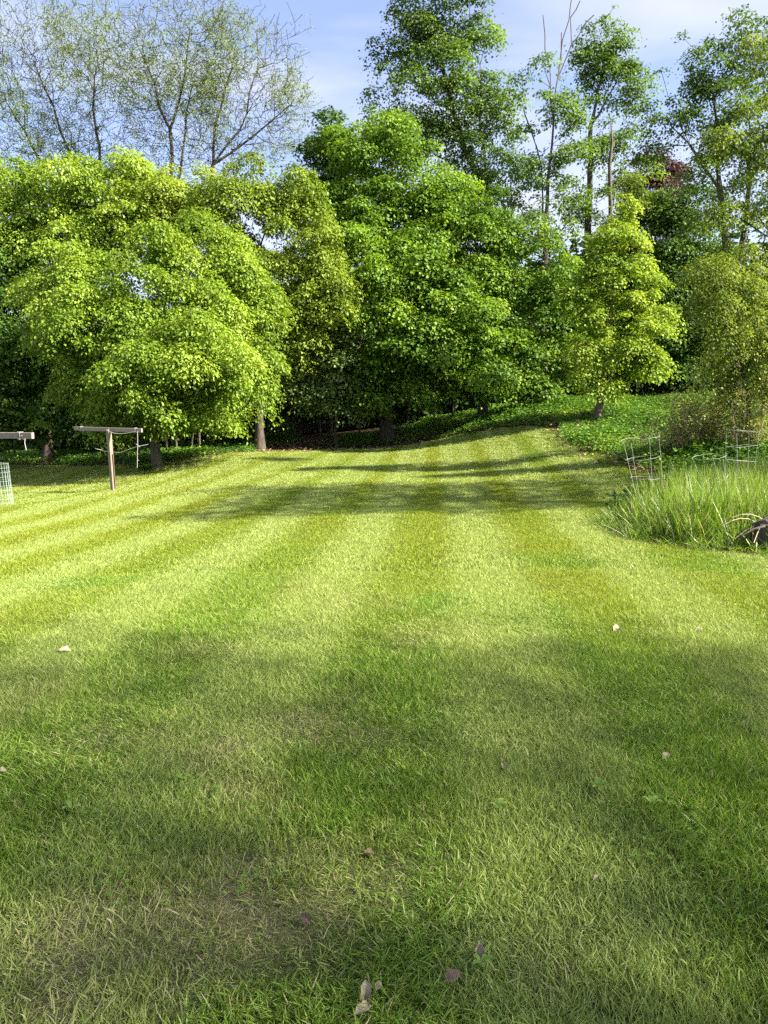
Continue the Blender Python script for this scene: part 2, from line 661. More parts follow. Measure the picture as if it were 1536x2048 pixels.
def source_collection(meshes, mat):
    _src_n[0] += 1
    c = bpy.data.collections.new('tufts_%d' % _src_n[0])
    for k, me in enumerate(meshes):
        if not me.materials:
            me.materials.append(mat)
        o = bpy.data.objects.new('tuft_%d_%02d' % (_src_n[0], k), me)
        c.objects.link(o)
    return c


def scatter(name, P, rot, scl, idx, coll, attrs=None):
    me = bpy.data.meshes.new(name)
    n = len(P)
    me.vertices.add(n)
    me.vertices.foreach_set('co', np.asarray(P, dtype=np.float32).ravel())
    a = me.attributes.new('rot', 'FLOAT_VECTOR', 'POINT')
    a.data.foreach_set('vector', np.asarray(rot, dtype=np.float32).ravel())
    a = me.attributes.new('scl', 'FLOAT_VECTOR', 'POINT')
    s = np.asarray(scl, dtype=np.float32)
    if s.ndim == 1:
        s = np.repeat(s[:, None], 3, 1)
    a.data.foreach_set('vector', s.ravel())
    a = me.attributes.new('pick', 'INT', 'POINT')
    a.data.foreach_set('value', np.asarray(idx, dtype=np.int32))
    for k, v in (attrs or {}).items():
        a = me.attributes.new(k, 'FLOAT', 'POINT')
        a.data.foreach_set('value', np.asarray(v, dtype=np.float32))
    o = link(name, me)
    g = bpy.data.node_groups.new(name + '_scatter', 'GeometryNodeTree')
    g.interface.new_socket('Geometry', in_out='INPUT', socket_type='NodeSocketGeometry')
    g.interface.new_socket('Geometry', in_out='OUTPUT', socket_type='NodeSocketGeometry')
    gi = g.nodes.new('NodeGroupInput')
    go = g.nodes.new('NodeGroupOutput')
    iop = g.nodes.new('GeometryNodeInstanceOnPoints')
    ci = g.nodes.new('GeometryNodeCollectionInfo')
    ci.inputs['Collection'].default_value = coll
    ci.inputs['Separate Children'].default_value = True
    ci.inputs['Reset Children'].default_value = True
    iop.inputs['Pick Instance'].default_value = True

    def named(nm, dt):
        q = g.nodes.new('GeometryNodeInputNamedAttribute')
        q.data_type = dt
        q.inputs['Name'].default_value = nm
        return next(s_ for s_ in q.outputs if s_.name == 'Attribute' and s_.enabled)
    e2r = g.nodes.new('FunctionNodeEulerToRotation')
    g.links.new(named('rot', 'FLOAT_VECTOR'), e2r.inputs[0])
    g.links.new(e2r.outputs[0], iop.inputs['Rotation'])
    g.links.new(named('scl', 'FLOAT_VECTOR'), iop.inputs['Scale'])
    g.links.new(named('pick', 'INT'), iop.inputs['Instance Index'])
    g.links.new(gi.outputs[0], iop.inputs['Points'])
    g.links.new(ci.outputs[0], iop.inputs['Instance'])
    g.links.new(iop.outputs[0], go.inputs[0])
    md = o.modifiers.new('scatter', 'NODES')
    md.node_group = g
    return o


def jitter_points(x0, x1, y0, y1, step, r):
    gx, gy = np.meshgrid(np.arange(x0, x1, step), np.arange(y0, y1, step), indexing='ij')
    x = gx.ravel() + r.uniform(-0.6, 0.6, gx.size) * step
    y = gy.ravel() + r.uniform(-0.6, 0.6, gx.size) * step
    return x, y


def in_view(x, y, margin=0.6):
    return (np.abs(x) < 0.52 * y + margin) & (y > 0.9)


def grass_material():
    m, nt, out = new_mat('grass_blade')
    rn = attr(nt, 'rnd')
    hg = attr(nt, 'hgt')
    dry = attr(nt, 'dry', 'INSTANCER')
    st = attr(nt, 'stripe', 'INSTANCER')
    ye = attr(nt, 'yel', 'INSTANCER')
    green = ramp(nt, [(0.0, (0.065, 0.145, 0.012)), (0.35, (0.13, 0.25, 0.02)), (0.7, (0.23, 0.37, 0.04)), (0.92, (0.36, 0.48, 0.09)), (0.935, (0.46, 0.38, 0.17)), (1.0, (0.56, 0.47, 0.27))])
    nt.links.new(rn.outputs['Fac'], green.inputs[0])
    yel = ramp(nt, [(0.0, (0.14, 0.18, 0.010)), (0.5, (0.275, 0.315, 0.018)), (0.92, (0.42, 0.435, 0.045)), (0.935, (0.50, 0.42, 0.15)), (1.0, (0.58, 0.48, 0.22))])
    nt.links.new(rn.outputs['Fac'], yel.inputs[0])
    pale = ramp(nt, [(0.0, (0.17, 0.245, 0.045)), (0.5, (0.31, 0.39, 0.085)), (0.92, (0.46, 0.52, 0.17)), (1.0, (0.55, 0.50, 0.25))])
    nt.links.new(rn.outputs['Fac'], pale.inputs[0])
    straw = ramp(nt, [(0.0, (0.15, 0.20, 0.03)), (0.35, (0.26, 0.25, 0.08)), (0.7, (0.42, 0.35, 0.18)), (1.0, (0.58, 0.50, 0.30))])
    nt.links.new(rn.outputs['Fac'], straw.inputs[0])
    c = mixrgb(nt, ye.outputs['Fac'], green.outputs['Color'], yel.outputs['Color'])
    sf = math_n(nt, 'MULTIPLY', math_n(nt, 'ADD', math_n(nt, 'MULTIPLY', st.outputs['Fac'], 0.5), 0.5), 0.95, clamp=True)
    c = mixrgb(nt, sf, c, pale.outputs['Color'])  # pale sheen of blades lying away, painted into their colour
    c = mixrgb(nt, math_n(nt, 'MULTIPLY', dry.outputs['Fac'], 0.85, clamp=True), c, straw.outputs['Color'])
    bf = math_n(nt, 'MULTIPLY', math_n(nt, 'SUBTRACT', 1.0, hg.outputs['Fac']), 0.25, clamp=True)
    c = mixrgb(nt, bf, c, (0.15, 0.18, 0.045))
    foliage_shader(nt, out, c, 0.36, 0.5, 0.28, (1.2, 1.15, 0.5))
    return m


GRASS = grass_material()


def lay_lawn():
    variants = []
    # every kind comes lying away (even) and lying back (odd), as the mower left it
    for k in range(12):
        variants.append(blades_mesh('turf', 150, 0.115, 0.028, 0.080, 0.0032, 0.36, 0.42, 50 + k, segs=3, dryfrac=0.03, bias=(0.0, 0.34 if k % 2 == 0 else -0.26)))
    for k in range(4):
        variants.append(blades_mesh('straw', 200, 0.13, 0.025, 0.07, 0.0022, 0.5, 0.3, 65 + k, flat=1.8, segs=2, dryfrac=0.45))
    for k in range(8):
        variants.append(blades_mesh('turf_mid', 135, 0.19, 0.03, 0.066, 0.0052, 0.32, 0.4, 70 + k, segs=2, dryfrac=0.02, bias=(0.0, 0.5 if k % 2 == 0 else -0.4)))
    for k in range(6):
        variants.append(blades_mesh('turf_far', 85, 0.25, 0.03, 0.056, 0.0095, 0.36, 0.4, 80 + k, segs=2, dryfrac=0.015, bias=(0.0, 0.5 if k % 2 == 0 else -0.4)))
    coll = source_collection(variants, GRASS)
    r = np.random.default_rng(5)
    P, RT, SC, IX, AD, AS, AY = [], [], [], [], [], [], []

    def put(x, y, idx, sc):
        z = ground_z(x, y)
        s = stripes(x, y)
        d = dryness(x, y)
        far = smooth(5, 16, y)
        yel = np.clip(0.42 + 0.34 * fnoise(x, y, 51, 3, 0.8) + 0.22 * smooth(1.5, -3.5, x) + 0.10 * far - 0.55 * clover(x, y) - 0.68 * (1 - smooth(3.6, 6.6, y)), 0, 0.8)  # sunlit lawn yellower, near shaded lawn greener: sun and shade put into colour
        strength = 0.8 + 0.2 * far
        lie = (r.uniform(-1, 1, len(x)) > s).astype(int)        # 0 away, 1 back
        idx = np.where((idx >= 12) & (idx < 16), idx, idx + lie)
        P.append(np.stack([x, y, z], 1))
        RT.append(np.stack([r.normal(0, 0.05, len(x)), r.normal(0, 0.05, len(x)), r.normal(0, 0.5, len(x))], 1))
        SC.append(np.stack([np.where(r.uniform(0, 1, len(x)) < 0.5, -1.0, 1.0), np.ones(len(x)), sc * (0.85 + 0.3 * r.uniform(0, 1, len(x)))], 1))
        IX.append(idx)
        AD.append(d)
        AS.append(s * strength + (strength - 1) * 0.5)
        AY.append(yel)
    # near
    x, y = jitter_points(-5.5, 5.5, 0.9, 7.6, 0.072, r)
    sd = poly_dist(x, y, LAWN)
    k = in_view(x, y) & (sd > -0.1)
    x, y = x[k], y[k]
    d = dryness(x, y)
    isdry = r.uniform(0, 1, len(x)) < d * 1.05
    tallness = 0.92 + 0.5 * fnoise(x, y, 61, 4, 4.5) - 0.3 * d
    keep = np.ones(len(x), dtype=bool)
    idx = np.where(isdry, r.integers(12, 16, len(x)), 2 * r.integers(0, 6, len(x)))
    put(x[keep], y[keep], idx[keep], np.clip(tallness[keep], 0.5, 1.45))
    # middle
    x, y = jitter_points(-10, 10, 7.2, 17.0, 0.115, r)
    sd = poly_dist(x, y, LAWN)
    k = in_view(x, y, 1.0) & (sd > -0.15)
    x, y = x[k], y[k]
    put(x, y, 16 + 2 * r.integers(0, 4, len(x)), r.uniform(0.8, 1.2, len(x)))
    # far
    x, y = jitter_points(-22, 12, 16.6, 34, 0.145, r)
    sd = poly_dist(x, y, LAWN)
    k = in_view(x, y, 1.5) & (sd > -0.2)
    x, y = x[k], y[k]
    put(x, y, 24 + 2 * r.integers(0, 3, len(x)), r.uniform(0.8, 1.2, len(x)))
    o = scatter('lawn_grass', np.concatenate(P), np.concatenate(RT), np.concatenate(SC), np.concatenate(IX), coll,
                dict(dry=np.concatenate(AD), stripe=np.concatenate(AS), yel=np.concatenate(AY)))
    tag(o, 'mown lawn grass with pale and dark mowing stripes', 'grass', kind='stuff')


lay_lawn()

CLOVER = leaf_mat('clover_leaf', (0.06, 0.13, 0.012), (0.10, 0.20, 0.02), (0.16, 0.28, 0.03), 0.35)


def lay_clover():
    coll = source_collection([leaf_patch('clover', 42, 0.16, 0.015, 0.04, 0.015, 300 + k, 1.6, 0.5) for k in range(3)], CLOVER)
    r = np.random.default_rng(15)
    x, y = jitter_points(-4, 5, 1.2, 9, 0.15, r)
    k = in_view(x, y) & (r.uniform(0, 1, len(x)) < clover(x, y) * 0.5) & (poly_dist(x, y, LAWN) > 0)
    x, y = x[k], y[k]
    o = scatter('clover', np.stack([x, y, ground_z(x, y)], 1), np.stack([0 * x, 0 * x, r.uniform(0, 6.28, len(x))], 1), r.uniform(0.8, 1.3, len(x)), r.integers(0, 3, len(x)), coll)
    tag(o, 'dark green clover growing through the near lawn', 'clover', kind='stuff')


lay_clover()

def tone_leaf(m):
    nt = m.node_tree
    r = next(n for n in nt.nodes if n.type == 'VALTORGB')
    tn = attr(nt, 'tone', 'INSTANCER')
    mid = mixrgb(nt, 1.0, r.outputs['Color'], ramp_of(nt, tn.outputs['Fac']), 'MULTIPLY')
    for l in list(r.outputs['Color'].links):
        if l.to_socket.node != mid.node:
            nt.links.new(mid, l.to_socket)
    return m


def ramp_of(nt, fac):
    q = ramp(nt, [(0.0, (0.55, 0.62, 0.7)), (0.5, (1.0, 1.0, 1.0)), (1.0, (1.75, 1.35, 1.1))])
    nt.links.new(fac, q.inputs[0])
    return q.outputs['Color']


IVY = leaf_mat('ground_cover_leaf', (0.025, 0.075, 0.009), (0.07, 0.165, 0.016), (0.16, 0.29, 0.035), 0.32, 0.25, 0.55)


tone_leaf(IVY)


def lay_ground_cover():
    coll = source_collection([leaf_patch('cover', 70, 0.36, 0.05, 0.30, 0.085, 320 + k, 1.3, 0.36) for k in range(4)], IVY)
    r = np.random.default_rng(16)
    x, y = jitter_points(-19, 18, 12.5, 42, 0.33, r)
    sd = poly_dist(x, y, LAWN)
    right = (x > 2.2 + 0.0 * y) & (x > 0.16 * (y - 16) - 2.0)
    lump = fnoise(x, y, 71, 3, 0.9)
    band = (sd < -0.12 + 0.15 * lump) & right & ~((x > 5.0) & (y < 14.0))
    # the low green mounds under the left-hand trees and a thin fringe at the foot of the wood
    left = (sd < -0.1) & (x < -5.2) & (sd > -7) & (lump > -0.45)
    fringe = (sd < -0.9 - 0.7 * lump) & (sd > -5.0) & ~right & (x > -5.2) & (lump + 0.22 * x > -0.5)
    k = (band | left | fringe) & in_view(x, y, 2.5)
    x, y = x[k], y[k]
    lump = lump[k]
    sc = 0.95 + 0.5 * lump + 0.25 * fnoise(x, y, 72, 3, 2.6) + r.uniform(-0.1, 0.15, len(x))
    tone = np.clip(0.45 + 0.35 * fnoise(x, y, 73, 3, 1.3) + r.normal(0, 0.15, len(x)), 0, 1)
    o = scatter('ground_cover', np.stack([x, y, ground_z(x, y)], 1), np.stack([r.normal(0, .1, len(x)), r.normal(0, .1, len(x)), r.uniform(0, 6.28, len(x))], 1),
                np.clip(sc, 0.45, 1.9), r.integers(0, 4, len(x)), coll, dict(tone=tone))
    tag(o, 'low glossy green ground cover on the bank beside the lawn', 'ground cover', kind='stuff')


lay_ground_cover()

LITTER = leaf_mat('dead_leaf', (0.09, 0.055, 0.028), (0.20, 0.13, 0.07), (0.36, 0.26, 0.16), 0.1, 0.2, 0.8)


def lay_litter():
    coll = source_collection([leaf_patch('litter', 22, 0.45, 0.0, 0.03, 0.11, 340 + k, 2.0, 0.38) for k in range(3)], LITTER)
    r = np.random.default_rng(17)
    x, y = jitter_points(-12, 12, 14, 40, 0.45, r)
    sd = poly_dist(x, y, LAWN)
    k = (sd < 0.1) & (sd > -6) & in_view(x, y, 1.5) & (r.uniform(0, 1, len(x)) < 0.75)
    x, y = x[k], y[k]
    o = scatter('leaf_litter', np.stack([x, y, ground_z(x, y) + 0.01], 1), np.stack([0 * x, 0 * x, r.uniform(0, 6.28, len(x))], 1), r.uniform(0.7, 1.3, len(x)), r.integers(0, 3, len(x)), coll)
    tag(o, 'brown dead leaves lying along the shaded edge of the woods', 'leaf litter', kind='stuff')


lay_litter()


def lay_tall_grass():
    m, nt, out = new_mat('tall_grass_blade')
    rn = attr(nt, 'rnd')
    c = ramp(nt, [(0.0, (0.068, 0.14, 0.015)), (0.4, (0.135, 0.24, 0.023)), (0.8, (0.23, 0.335, 0.042)), (0.92, (0.31, 0.38, 0.08)), (0.94, (0.42, 0.36, 0.2)), (1.0, (0.55, 0.48, 0.32))])
    nt.links.new(rn.outputs['Fac'], c.inputs[0])
    foliage_shader(nt, out, c.outputs['Color'], 0.42, 0.4, 0.45, (1.2, 1.15, 0.5))
    var = [blades_mesh('tall', 46, 0.2, 0.35, 0.85, 0.009, 0.14, 0.27, 400 + k, segs=5, dryfrac=0.07) for k in range(5)]
    var += [blades_mesh('tall_low', 70, 0.2, 0.12, 0.32, 0.007, 0.35, 0.5, 410 + k, segs=3, dryfrac=0.12) for k in range(3)]
    coll = source_collection(var, m)
    r = np.random.default_rng(18)
    poly = np.array([(3.0, 10.0), (3.35, 9.2), (4.0, 8.75), (5.2, 8.3), (9, 7.8), (10, 14), (6.5, 14.3), (5.0, 13.6), (4.0, 12.9), (3.4, 12.0), (3.0, 11.0)])
    x, y = jitter_points(2.5, 9.5, 7.5, 14.8, 0.15, r)
    sd = poly_dist(x - 0.36, y, poly) + 0.12 * fnoise(x, y, 81, 2, 4.0)
    k = (sd > -0.22)
    x, y, sd = x[k], y[k], sd[k]
    hs = 0.35 + 0.75 * smooth(-0.2, 0.75, sd) + 0.12 * fnoise(x, y, 82, 2, 3.0)
    low = r.uniform(0, 1, len(x)) < np.where(sd < 0.1, 0.8, 0.22)
    idx = np.where(low, r.integers(5, 8, len(x)), r.integers(0, 5, len(x)))
    P = np.stack([x, y, ground_z(x, y)], 1)
    o = scatter('tall_grass', P, np.stack([r.normal(0, .08, len(x)), r.normal(-0.08, .08, len(x)), r.uniform(0, 6.28, len(x))], 1),
                np.stack([0.9 + 0 * hs, 0.9 + 0 * hs, np.clip(hs, 0.3, 1.3)], 1), idx, coll)
    tag(o, 'uncut tall bright green grass around the wire cages', 'tall grass', kind='stuff')


lay_tall_grass()

# ------------------------------------------------------------------ trees
BARK_GREY = bark_mat('bark_grey', (0.045, 0.038, 0.03), (0.15, 0.128, 0.10))
BARK_DARK = bark_mat('bark_dark', (0.03, 0.024, 0.018), (0.11, 0.09, 0.07))
BARK_PALE = bark_mat('bark_pale', (0.10, 0.085, 0.07), (0.26, 0.23, 0.19))
LF_ELDER = leaf_mat('leaf_elder', (0.072, 0.135, 0.012), (0.165, 0.26, 0.024), (0.295, 0.39, 0.055), 0.40)
LF_ELDER2 = leaf_mat('leaf_elder_olive', (0.072, 0.125, 0.012), (0.16, 0.235, 0.024), (0.28, 0.355, 0.055), 0.40)
LF_MAPLE = leaf_mat('leaf_maple', (0.04, 0.092, 0.009), (0.115, 0.215, 0.017), (0.245, 0.365, 0.042), 0.40)
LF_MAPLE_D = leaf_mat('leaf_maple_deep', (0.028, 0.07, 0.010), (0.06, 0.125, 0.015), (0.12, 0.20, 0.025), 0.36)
LF_TALL = leaf_mat('leaf_tall', (0.05, 0.10, 0.018), (0.10, 0.18, 0.030), (0.17, 0.27, 0.055), 0.40)
LF_CONE = leaf_mat('leaf_young_maple', (0.09, 0.165, 0.014), (0.19, 0.29, 0.026), (0.34, 0.42, 0.07), 0.42)
LF_PURPLE = leaf_mat('leaf_purple', (0.022, 0.01, 0.014), (0.05, 0.018, 0.026), (0.10, 0.035, 0.045), 0.3)
LF_OLIVE = leaf_mat('leaf_olive', (0.065, 0.115, 0.014), (0.13, 0.195, 0.024), (0.22, 0.28, 0.045), 0.40)
LF_HONEY = leaf_mat('leaf_honeysuckle', (0.085, 0.135, 0.02), (0.17, 0.235, 0.035), (0.30, 0.36, 0.08), 0.42)
LF_BARE = leaf_mat('leaf_budding', (0.08, 0.13, 0.025), (0.15, 0.215, 0.04), (0.25, 0.32, 0.07), 0.42)
LF_VAR = leaf_mat('leaf_variegated', (0.05, 0.10, 0.02), (0.13, 0.20, 0.05), (0.28, 0.34, 0.12), 0.38)
LF_SHRUB = leaf_mat('leaf_shrub', (0.10, 0.14, 0.025), (0.20, 0.24, 0.05), (0.36, 0.38, 0.12), 0.40)
LF_WOOD = leaf_mat('leaf_wood', (0.018, 0.045, 0.008), (0.035, 0.08, 0.012), (0.065, 0.125, 0.02), 0.3)  # leaf green darkened to paint in the deep shade inside the wood


def grow(stems, tips, seed, seg=0.75, jit=0.09, up=0.35, path_w=0.28):
    """branch skeleton: given stem polylines and tip points, join each tip to the tree. returns nodes, parents"""
    r = np.random.default_rng(seed)
    cap = 60000
    N = np.zeros((cap, 3))
    par = np.full(cap, -1, dtype=np.int32)
    plen = np.zeros(cap)
    n = 0
    for st in stems:
        st = np.asarray(st, dtype=float)
        prev = -1
        if n > 0:
            prev = int(np.argmin(np.linalg.norm(N[:n] - st[0], axis=1)))
        for a, b in zip(st[:-1], st[1:]):
            m = max(1, int(np.linalg.norm(b - a) / seg))
            if prev == -1:
                N[0] = a
                n = 1
                prev = 0
            for k in range(1, m + 1):
                N[n] = a + (b - a) * k / m + r.normal(0, jit * 0.4, 3) * (k < m)
                par[n] = prev
                plen[n] = plen[prev] + np.linalg.norm(N[n] - N[prev])
                prev = n
                n += 1
    n_stem = n
    tips = np.asarray(tips)
    d0 = np.min(np.linalg.norm(tips[:, None] - N[None, :n:2], axis=2), axis=1) if len(tips) * n < 4e6 else np.linalg.norm(tips - N[0], axis=1)
    z_fork = N[0, 2]
    ends = []
    for ti in np.argsort(d0):
        t = tips[ti]
        v = t - N[:n]
        d = np.sqrt(np.einsum('ij,ij->i', v, v))
        cost = d + path_w * plen[:n] + up * 2.0 * np.maximum(0, -v[:, 2] + 0.15 * d) + 4.0 * (N[:n, 2] < z_fork + 0.9)
        p = int(np.argmin(cost))
        dist = d[p]
        m = max(1, min(14, int(dist / seg)))
        pp = par[p]
        pd = unit(N[p] - N[pp]) if pp >= 0 else np.array([0, 0, 1.0])
        ctrl = N[p] + (pd * 0.45 + unit(t - N[p]) * 0.55 + np.array([0, 0, 0.12])) * dist * 0.5
        prev = p
        A = N[p].copy()
        for k in range(1, m + 1):
            s = k / m
            q = (1 - s) ** 2 * A + 2 * s * (1 - s) * ctrl + s * s * t
            N[n] = q + (r.normal(0, jit, 3) if k < m else 0)
            par[n] = prev
            plen[n] = plen[prev] + np.linalg.norm(N[n] - N[prev])
            prev = n
            n += 1
            if n >= cap - 20:
                break
        ends.append(prev)
        if n >= cap - 20:
            break
    return N[:n], par[:n], n_stem


def branch_mesh(name, N, par, r0, expo=2.05, flare=1.0, rmax=None, taper=0.6, n_stem=0, stem_r=0.0):
    n = len(N)
    acc = np.zeros(n)
    rad = np.zeros(n)
    main = np.full(n, -1)
    best = np.zeros(n)
    for i in range(n - 1, -1, -1):
        rad[i] = r0 if acc[i] == 0 else acc[i] ** (1 / expo)
        p = par[i]
        if p >= 0:
            acc[p] += rad[i] ** expo
            if rad[i] > best[p]:
                best[p] = rad[i]
                main[p] = i
    if rmax is not None and rad[0] > 0:
        k = math.log(rmax / r0) / max(1e-6, math.log(rad[0] / r0))
        rad = r0 * (rad / r0) ** k
    # taper along the way out
    dist = np.zeros(n)
    for i in range(n):
        if par[i] >= 0:
            dist[i] = dist[par[i]] + np.linalg.norm(N[i] - N[par[i]])
    rad = np.maximum(r0, rad * (1 - taper * dist / max(dist.max(), 1e-6)))
    if stem_r > 0:
        leader = np.arange(n) < n_stem
        rad = np.where(leader, np.maximum(rad, stem_r * (1 - 0.55 * dist / dist.max())), rad)
    ch = np.where(par >= 0)[0]
    pa = par[ch]
    ed = unit(N[ch] - N[pa])
    inc = np.zeros((n, 3))
    inc[ch] = ed
    outd = inc.copy()
    hm = main >= 0
    outd[hm] = N[main[hm]] - N[hm]
    nd = unit(unit(outd) + inc)
    nd[0] = unit(outd[0])
    is_main = main[pa] == ch
    dirA = np.where(is_main[:, None], nd[pa], ed)
    dirB = nd[ch]
    rB = rad[ch]
    rA = np.where(is_main, rad[pa], rB * 1.05)
    root = N[0]
    rA = rA * (1 + flare * np.exp(-np.maximum(0, N[pa][:, 2] - root[2]) / 0.25) * (np.linalg.norm(N[pa][:, :2] - root[:2], axis=1) < 1.0) * 0.5)
    rB = rB * (1 + flare * np.exp(-np.maximum(0, N[ch][:, 2] - root[2]) / 0.35) * (np.linalg.norm(N[ch][:, :2] - root[:2], axis=1) < 1.0) * 0.5)

    def ring(C, D, Rr, k):
        ref = np.where(np.abs(D[:, :1]) < 0.85, np.array([[1.0, 0, 0]]), np.array([[0, 1.0, 0]]))
        a = unit(np.cross(D, ref))
        b = np.cross(D, a)
        t = np.arange(k) * 2 * math.pi / k
        return C[:, None] + Rr[:, None, None] * (a[:, None] * np.cos(t)[None, :, None] + b[:, None] * np.sin(t)[None, :, None])
    Vs, Fs, off = [], [], 0
    for lo, hi, k in ((0.045, 99, 8), (0.0, 0.045, 3)):
        s = (rB >= lo) & (rB < hi)
        if not s.any():
            continue
        A = ring(N[pa][s], dirA[s], rA[s], k)
        B = ring(N[ch][s], dirB[s], rB[s], k)
        m = s.sum()
        V = np.concatenate([A, B], 1).reshape(-1, 3)
        o_ = (np.arange(m) * 2 * k)[:, None] + off
        q = np.arange(k)
        F = np.stack([o_ + q, o_ + (q + 1) % k, o_ + k + (q + 1) % k, o_ + k + q], 2).reshape(-1, 4)
        Vs.append(V)
        Fs.append(F)
        off += len(V)
    V = np.concatenate(Vs)
    F = np.concatenate(Fs)
    return mesh_from(name, V, F, np.full(len(F), 4), smooth=True)


TRI = [0]


def crown_mesh(name, C, out_dir, K, Rs, size, seed, flat=0.35, droop=0.35, up=0.9, width=0.42, spread=0.55):
    """sprays of leaves: C spray centres, out_dir outward directions, K leaves each"""
    r = np.random.default_rng(seed)
    n = len(C)
    Kv = np.maximum(3, r.poisson(K, n))
    ci = np.repeat(np.arange(n), Kv)
    m = len(ci)
    Nn = unit(np.array([0, 0, up]) + out_dir * 0.55 + r.normal(0, 0.18, (n, 3)))
    ref = unit(np.cross(Nn, out_dir + r.normal(0, 0.2, (n, 3))))
    ref2 = np.cross(Nn, ref)
    Rv = (Rs * r.uniform(0.6, 1.35, n))[ci]
    a = r.normal(0, 0.55, m)
    b = r.normal(0, 0.55, m)
    c = r.normal(0, 1, m)
    rr2 = a * a + b * b
    P = C[ci] + ref[ci] * (a * Rv)[:, None] + ref2[ci] * (b * Rv)[:, None] + Nn[ci] * (c * Rv * flat)[:, None]
    P[:, 2] -= droop * rr2 * Rv * 0.6
    N = unit(Nn[ci] + r.normal(0, spread, (m, 3)))
    D = ref[ci] * a[:, None] + ref2[ci] * b[:, None] + r.normal(0, 0.45, (m, 3)) + np.array([0, 0, -droop])
    val = np.clip(0.5 + 0.26 * r.normal(0, 1, n)[ci] * 0.6 + 0.22 * r.normal(0, 1, m), 0, 1)
    V, T = leaves_arrays(P, N, D, size * r.uniform(0.55, 1.2, m), r, width)
    TRI[0] += len(T)
    return mesh_from(name, V, T, np.full(len(T), 3), dict(rnd=np.repeat(val, 4)))


def clump_mesh(name, C, out_dir, Rs, size, seed, dens=1.0, flat=0.62, droop=0.35, up=0.9, width=0.42, spread=0.4):
    """domed clumps of leaves: C clump centres; leaves sit on the upper, outer side of every clump"""
    r = np.random.default_rng(seed)
    n = len(C)
    Rc = Rs * np.clip(np.exp(r.normal(-0.14, 0.45, n)), 0.3, 1.75)
    back = np.where(out_dir[:, 1] > 0.45, 0.5, 1.0)
    leaf_area = width * size * size * 0.8
    Kv = np.maximum(6, (dens * back * 2 * math.pi * Rc ** 2 * 0.72 / leaf_area).astype(int))
    ci = np.repeat(np.arange(n), Kv)
    m = len(ci)
    A = unit(np.array([0, 0, up + 0.25]) + out_dir * 0.5 + r.normal(0, 0.15, (n, 3)))
    d = unit(r.normal(0, 1, (m, 3)) + A[ci] * 0.85)
    rad = Rc[ci] * np.where(r.uniform(0, 1, m) < 0.10, r.uniform(0.9, 1.28, m), np.clip(1 - np.abs(r.normal(0, 0.3, m)), 0.12, 1.1))
    # ragged clump outline: fingers of twigs
    tw = 1 + 0.5 * np.sin(d[:, 0] * 7 + ci * 1.7) * np.sin(d[:, 1] * 7 + ci * 2.3) * np.sin(d[:, 2] * 6 + ci)
    o = d * (rad * tw)[:, None]
    along = np.sum(o * A[ci], 1)
    o = o - A[ci] * (along * (1 - flat))[:, None]
    hr2 = (o[:, 0] ** 2 + o[:, 1] ** 2) / (Rc[ci] ** 2)
    o[:, 2] -= droop * 0.45 * hr2 * Rc[ci]
    P = C[ci] + o
    N = unit(d * 0.55 + np.array([0, 0, 0.55]) + r.normal(0, spread, (m, 3)))
    D = unit(o) * 0.7 + r.normal(0, 0.5, (m, 3)) + np.array([0, 0, -droop])
    val = np.clip(0.47 + 0.16 * r.normal(0, 1, n)[ci] + 0.2 * r.normal(0, 1, m) + 0.16 * fnoise(P[:, 0] + P[:, 1], P[:, 2], seed % 7, 2, 0.8), 0, 1)
    V, T = leaves_arrays(P, N, D, size * r.uniform(0.45, 1.35, m), r, width)
    TRI[0] += len(T)
    return mesh_from(name, V, T, np.full(len(T), 3), dict(rnd=np.repeat(val, 4)))


def lobe_tips(lobes, Y, per_m2, seed, shell=0.55, feather=0.15):
    """sample spray centres in crown lobes given as (px, py, rx_px, ry_px[, dY[, depth_m]])"""
    r = np.random.default_rng(seed)
    C, O = [], []
    parts = []
    for lb in lobes:
        px, py, rx, ry = lb[:4]
        dY = lb[4] if len(lb) > 4 else 0.0
        c = at(px, py, Y + dY)
        sx = rx * (Y + dY) / FPX
        sz = ry * (Y + dY) / FPX
        sy = lb[5] if len(lb) > 5 else 0.8 * min(sx, sz * 1.2) + 0.2 * sx
        parts.append((c, sx, sy, sz))
    for c, sx, sy, sz in parts:
        area = 4 * math.pi * ((sx * sz) ** 1.6 / 3 + (sx * sy) ** 1.6 / 3 + (sy * sz) ** 1.6 / 3) ** (1 / 1.6)
        n = max(4, int(area * per_m2))
        d = unit(r.normal(0, 1, (n, 3)))
        rad = r.uniform(shell ** 3, 1, n) ** (1 / 3) * (1 + r.normal(0, feather, n))       # loose, feathered outline
        # uneven outline: bumps on the lobe
        bump = 1 + 0.16 * np.sin(d[:, 0] * 5 + r.uniform(0, 6)) * np.sin(d[:, 2] * 6 + r.uniform(0, 6)) + 0.12 * np.sin(d[:, 1] * 7 + d[:, 2] * 4 + r.uniform(0, 6))
        p = c + d * np.array([sx, sy, sz]) * (rad * bump)[:, None]
        C.append(p)
        O.append(unit(d / np.array([sx, sy, sz])))
    return np.concatenate(C), np.concatenate(O)


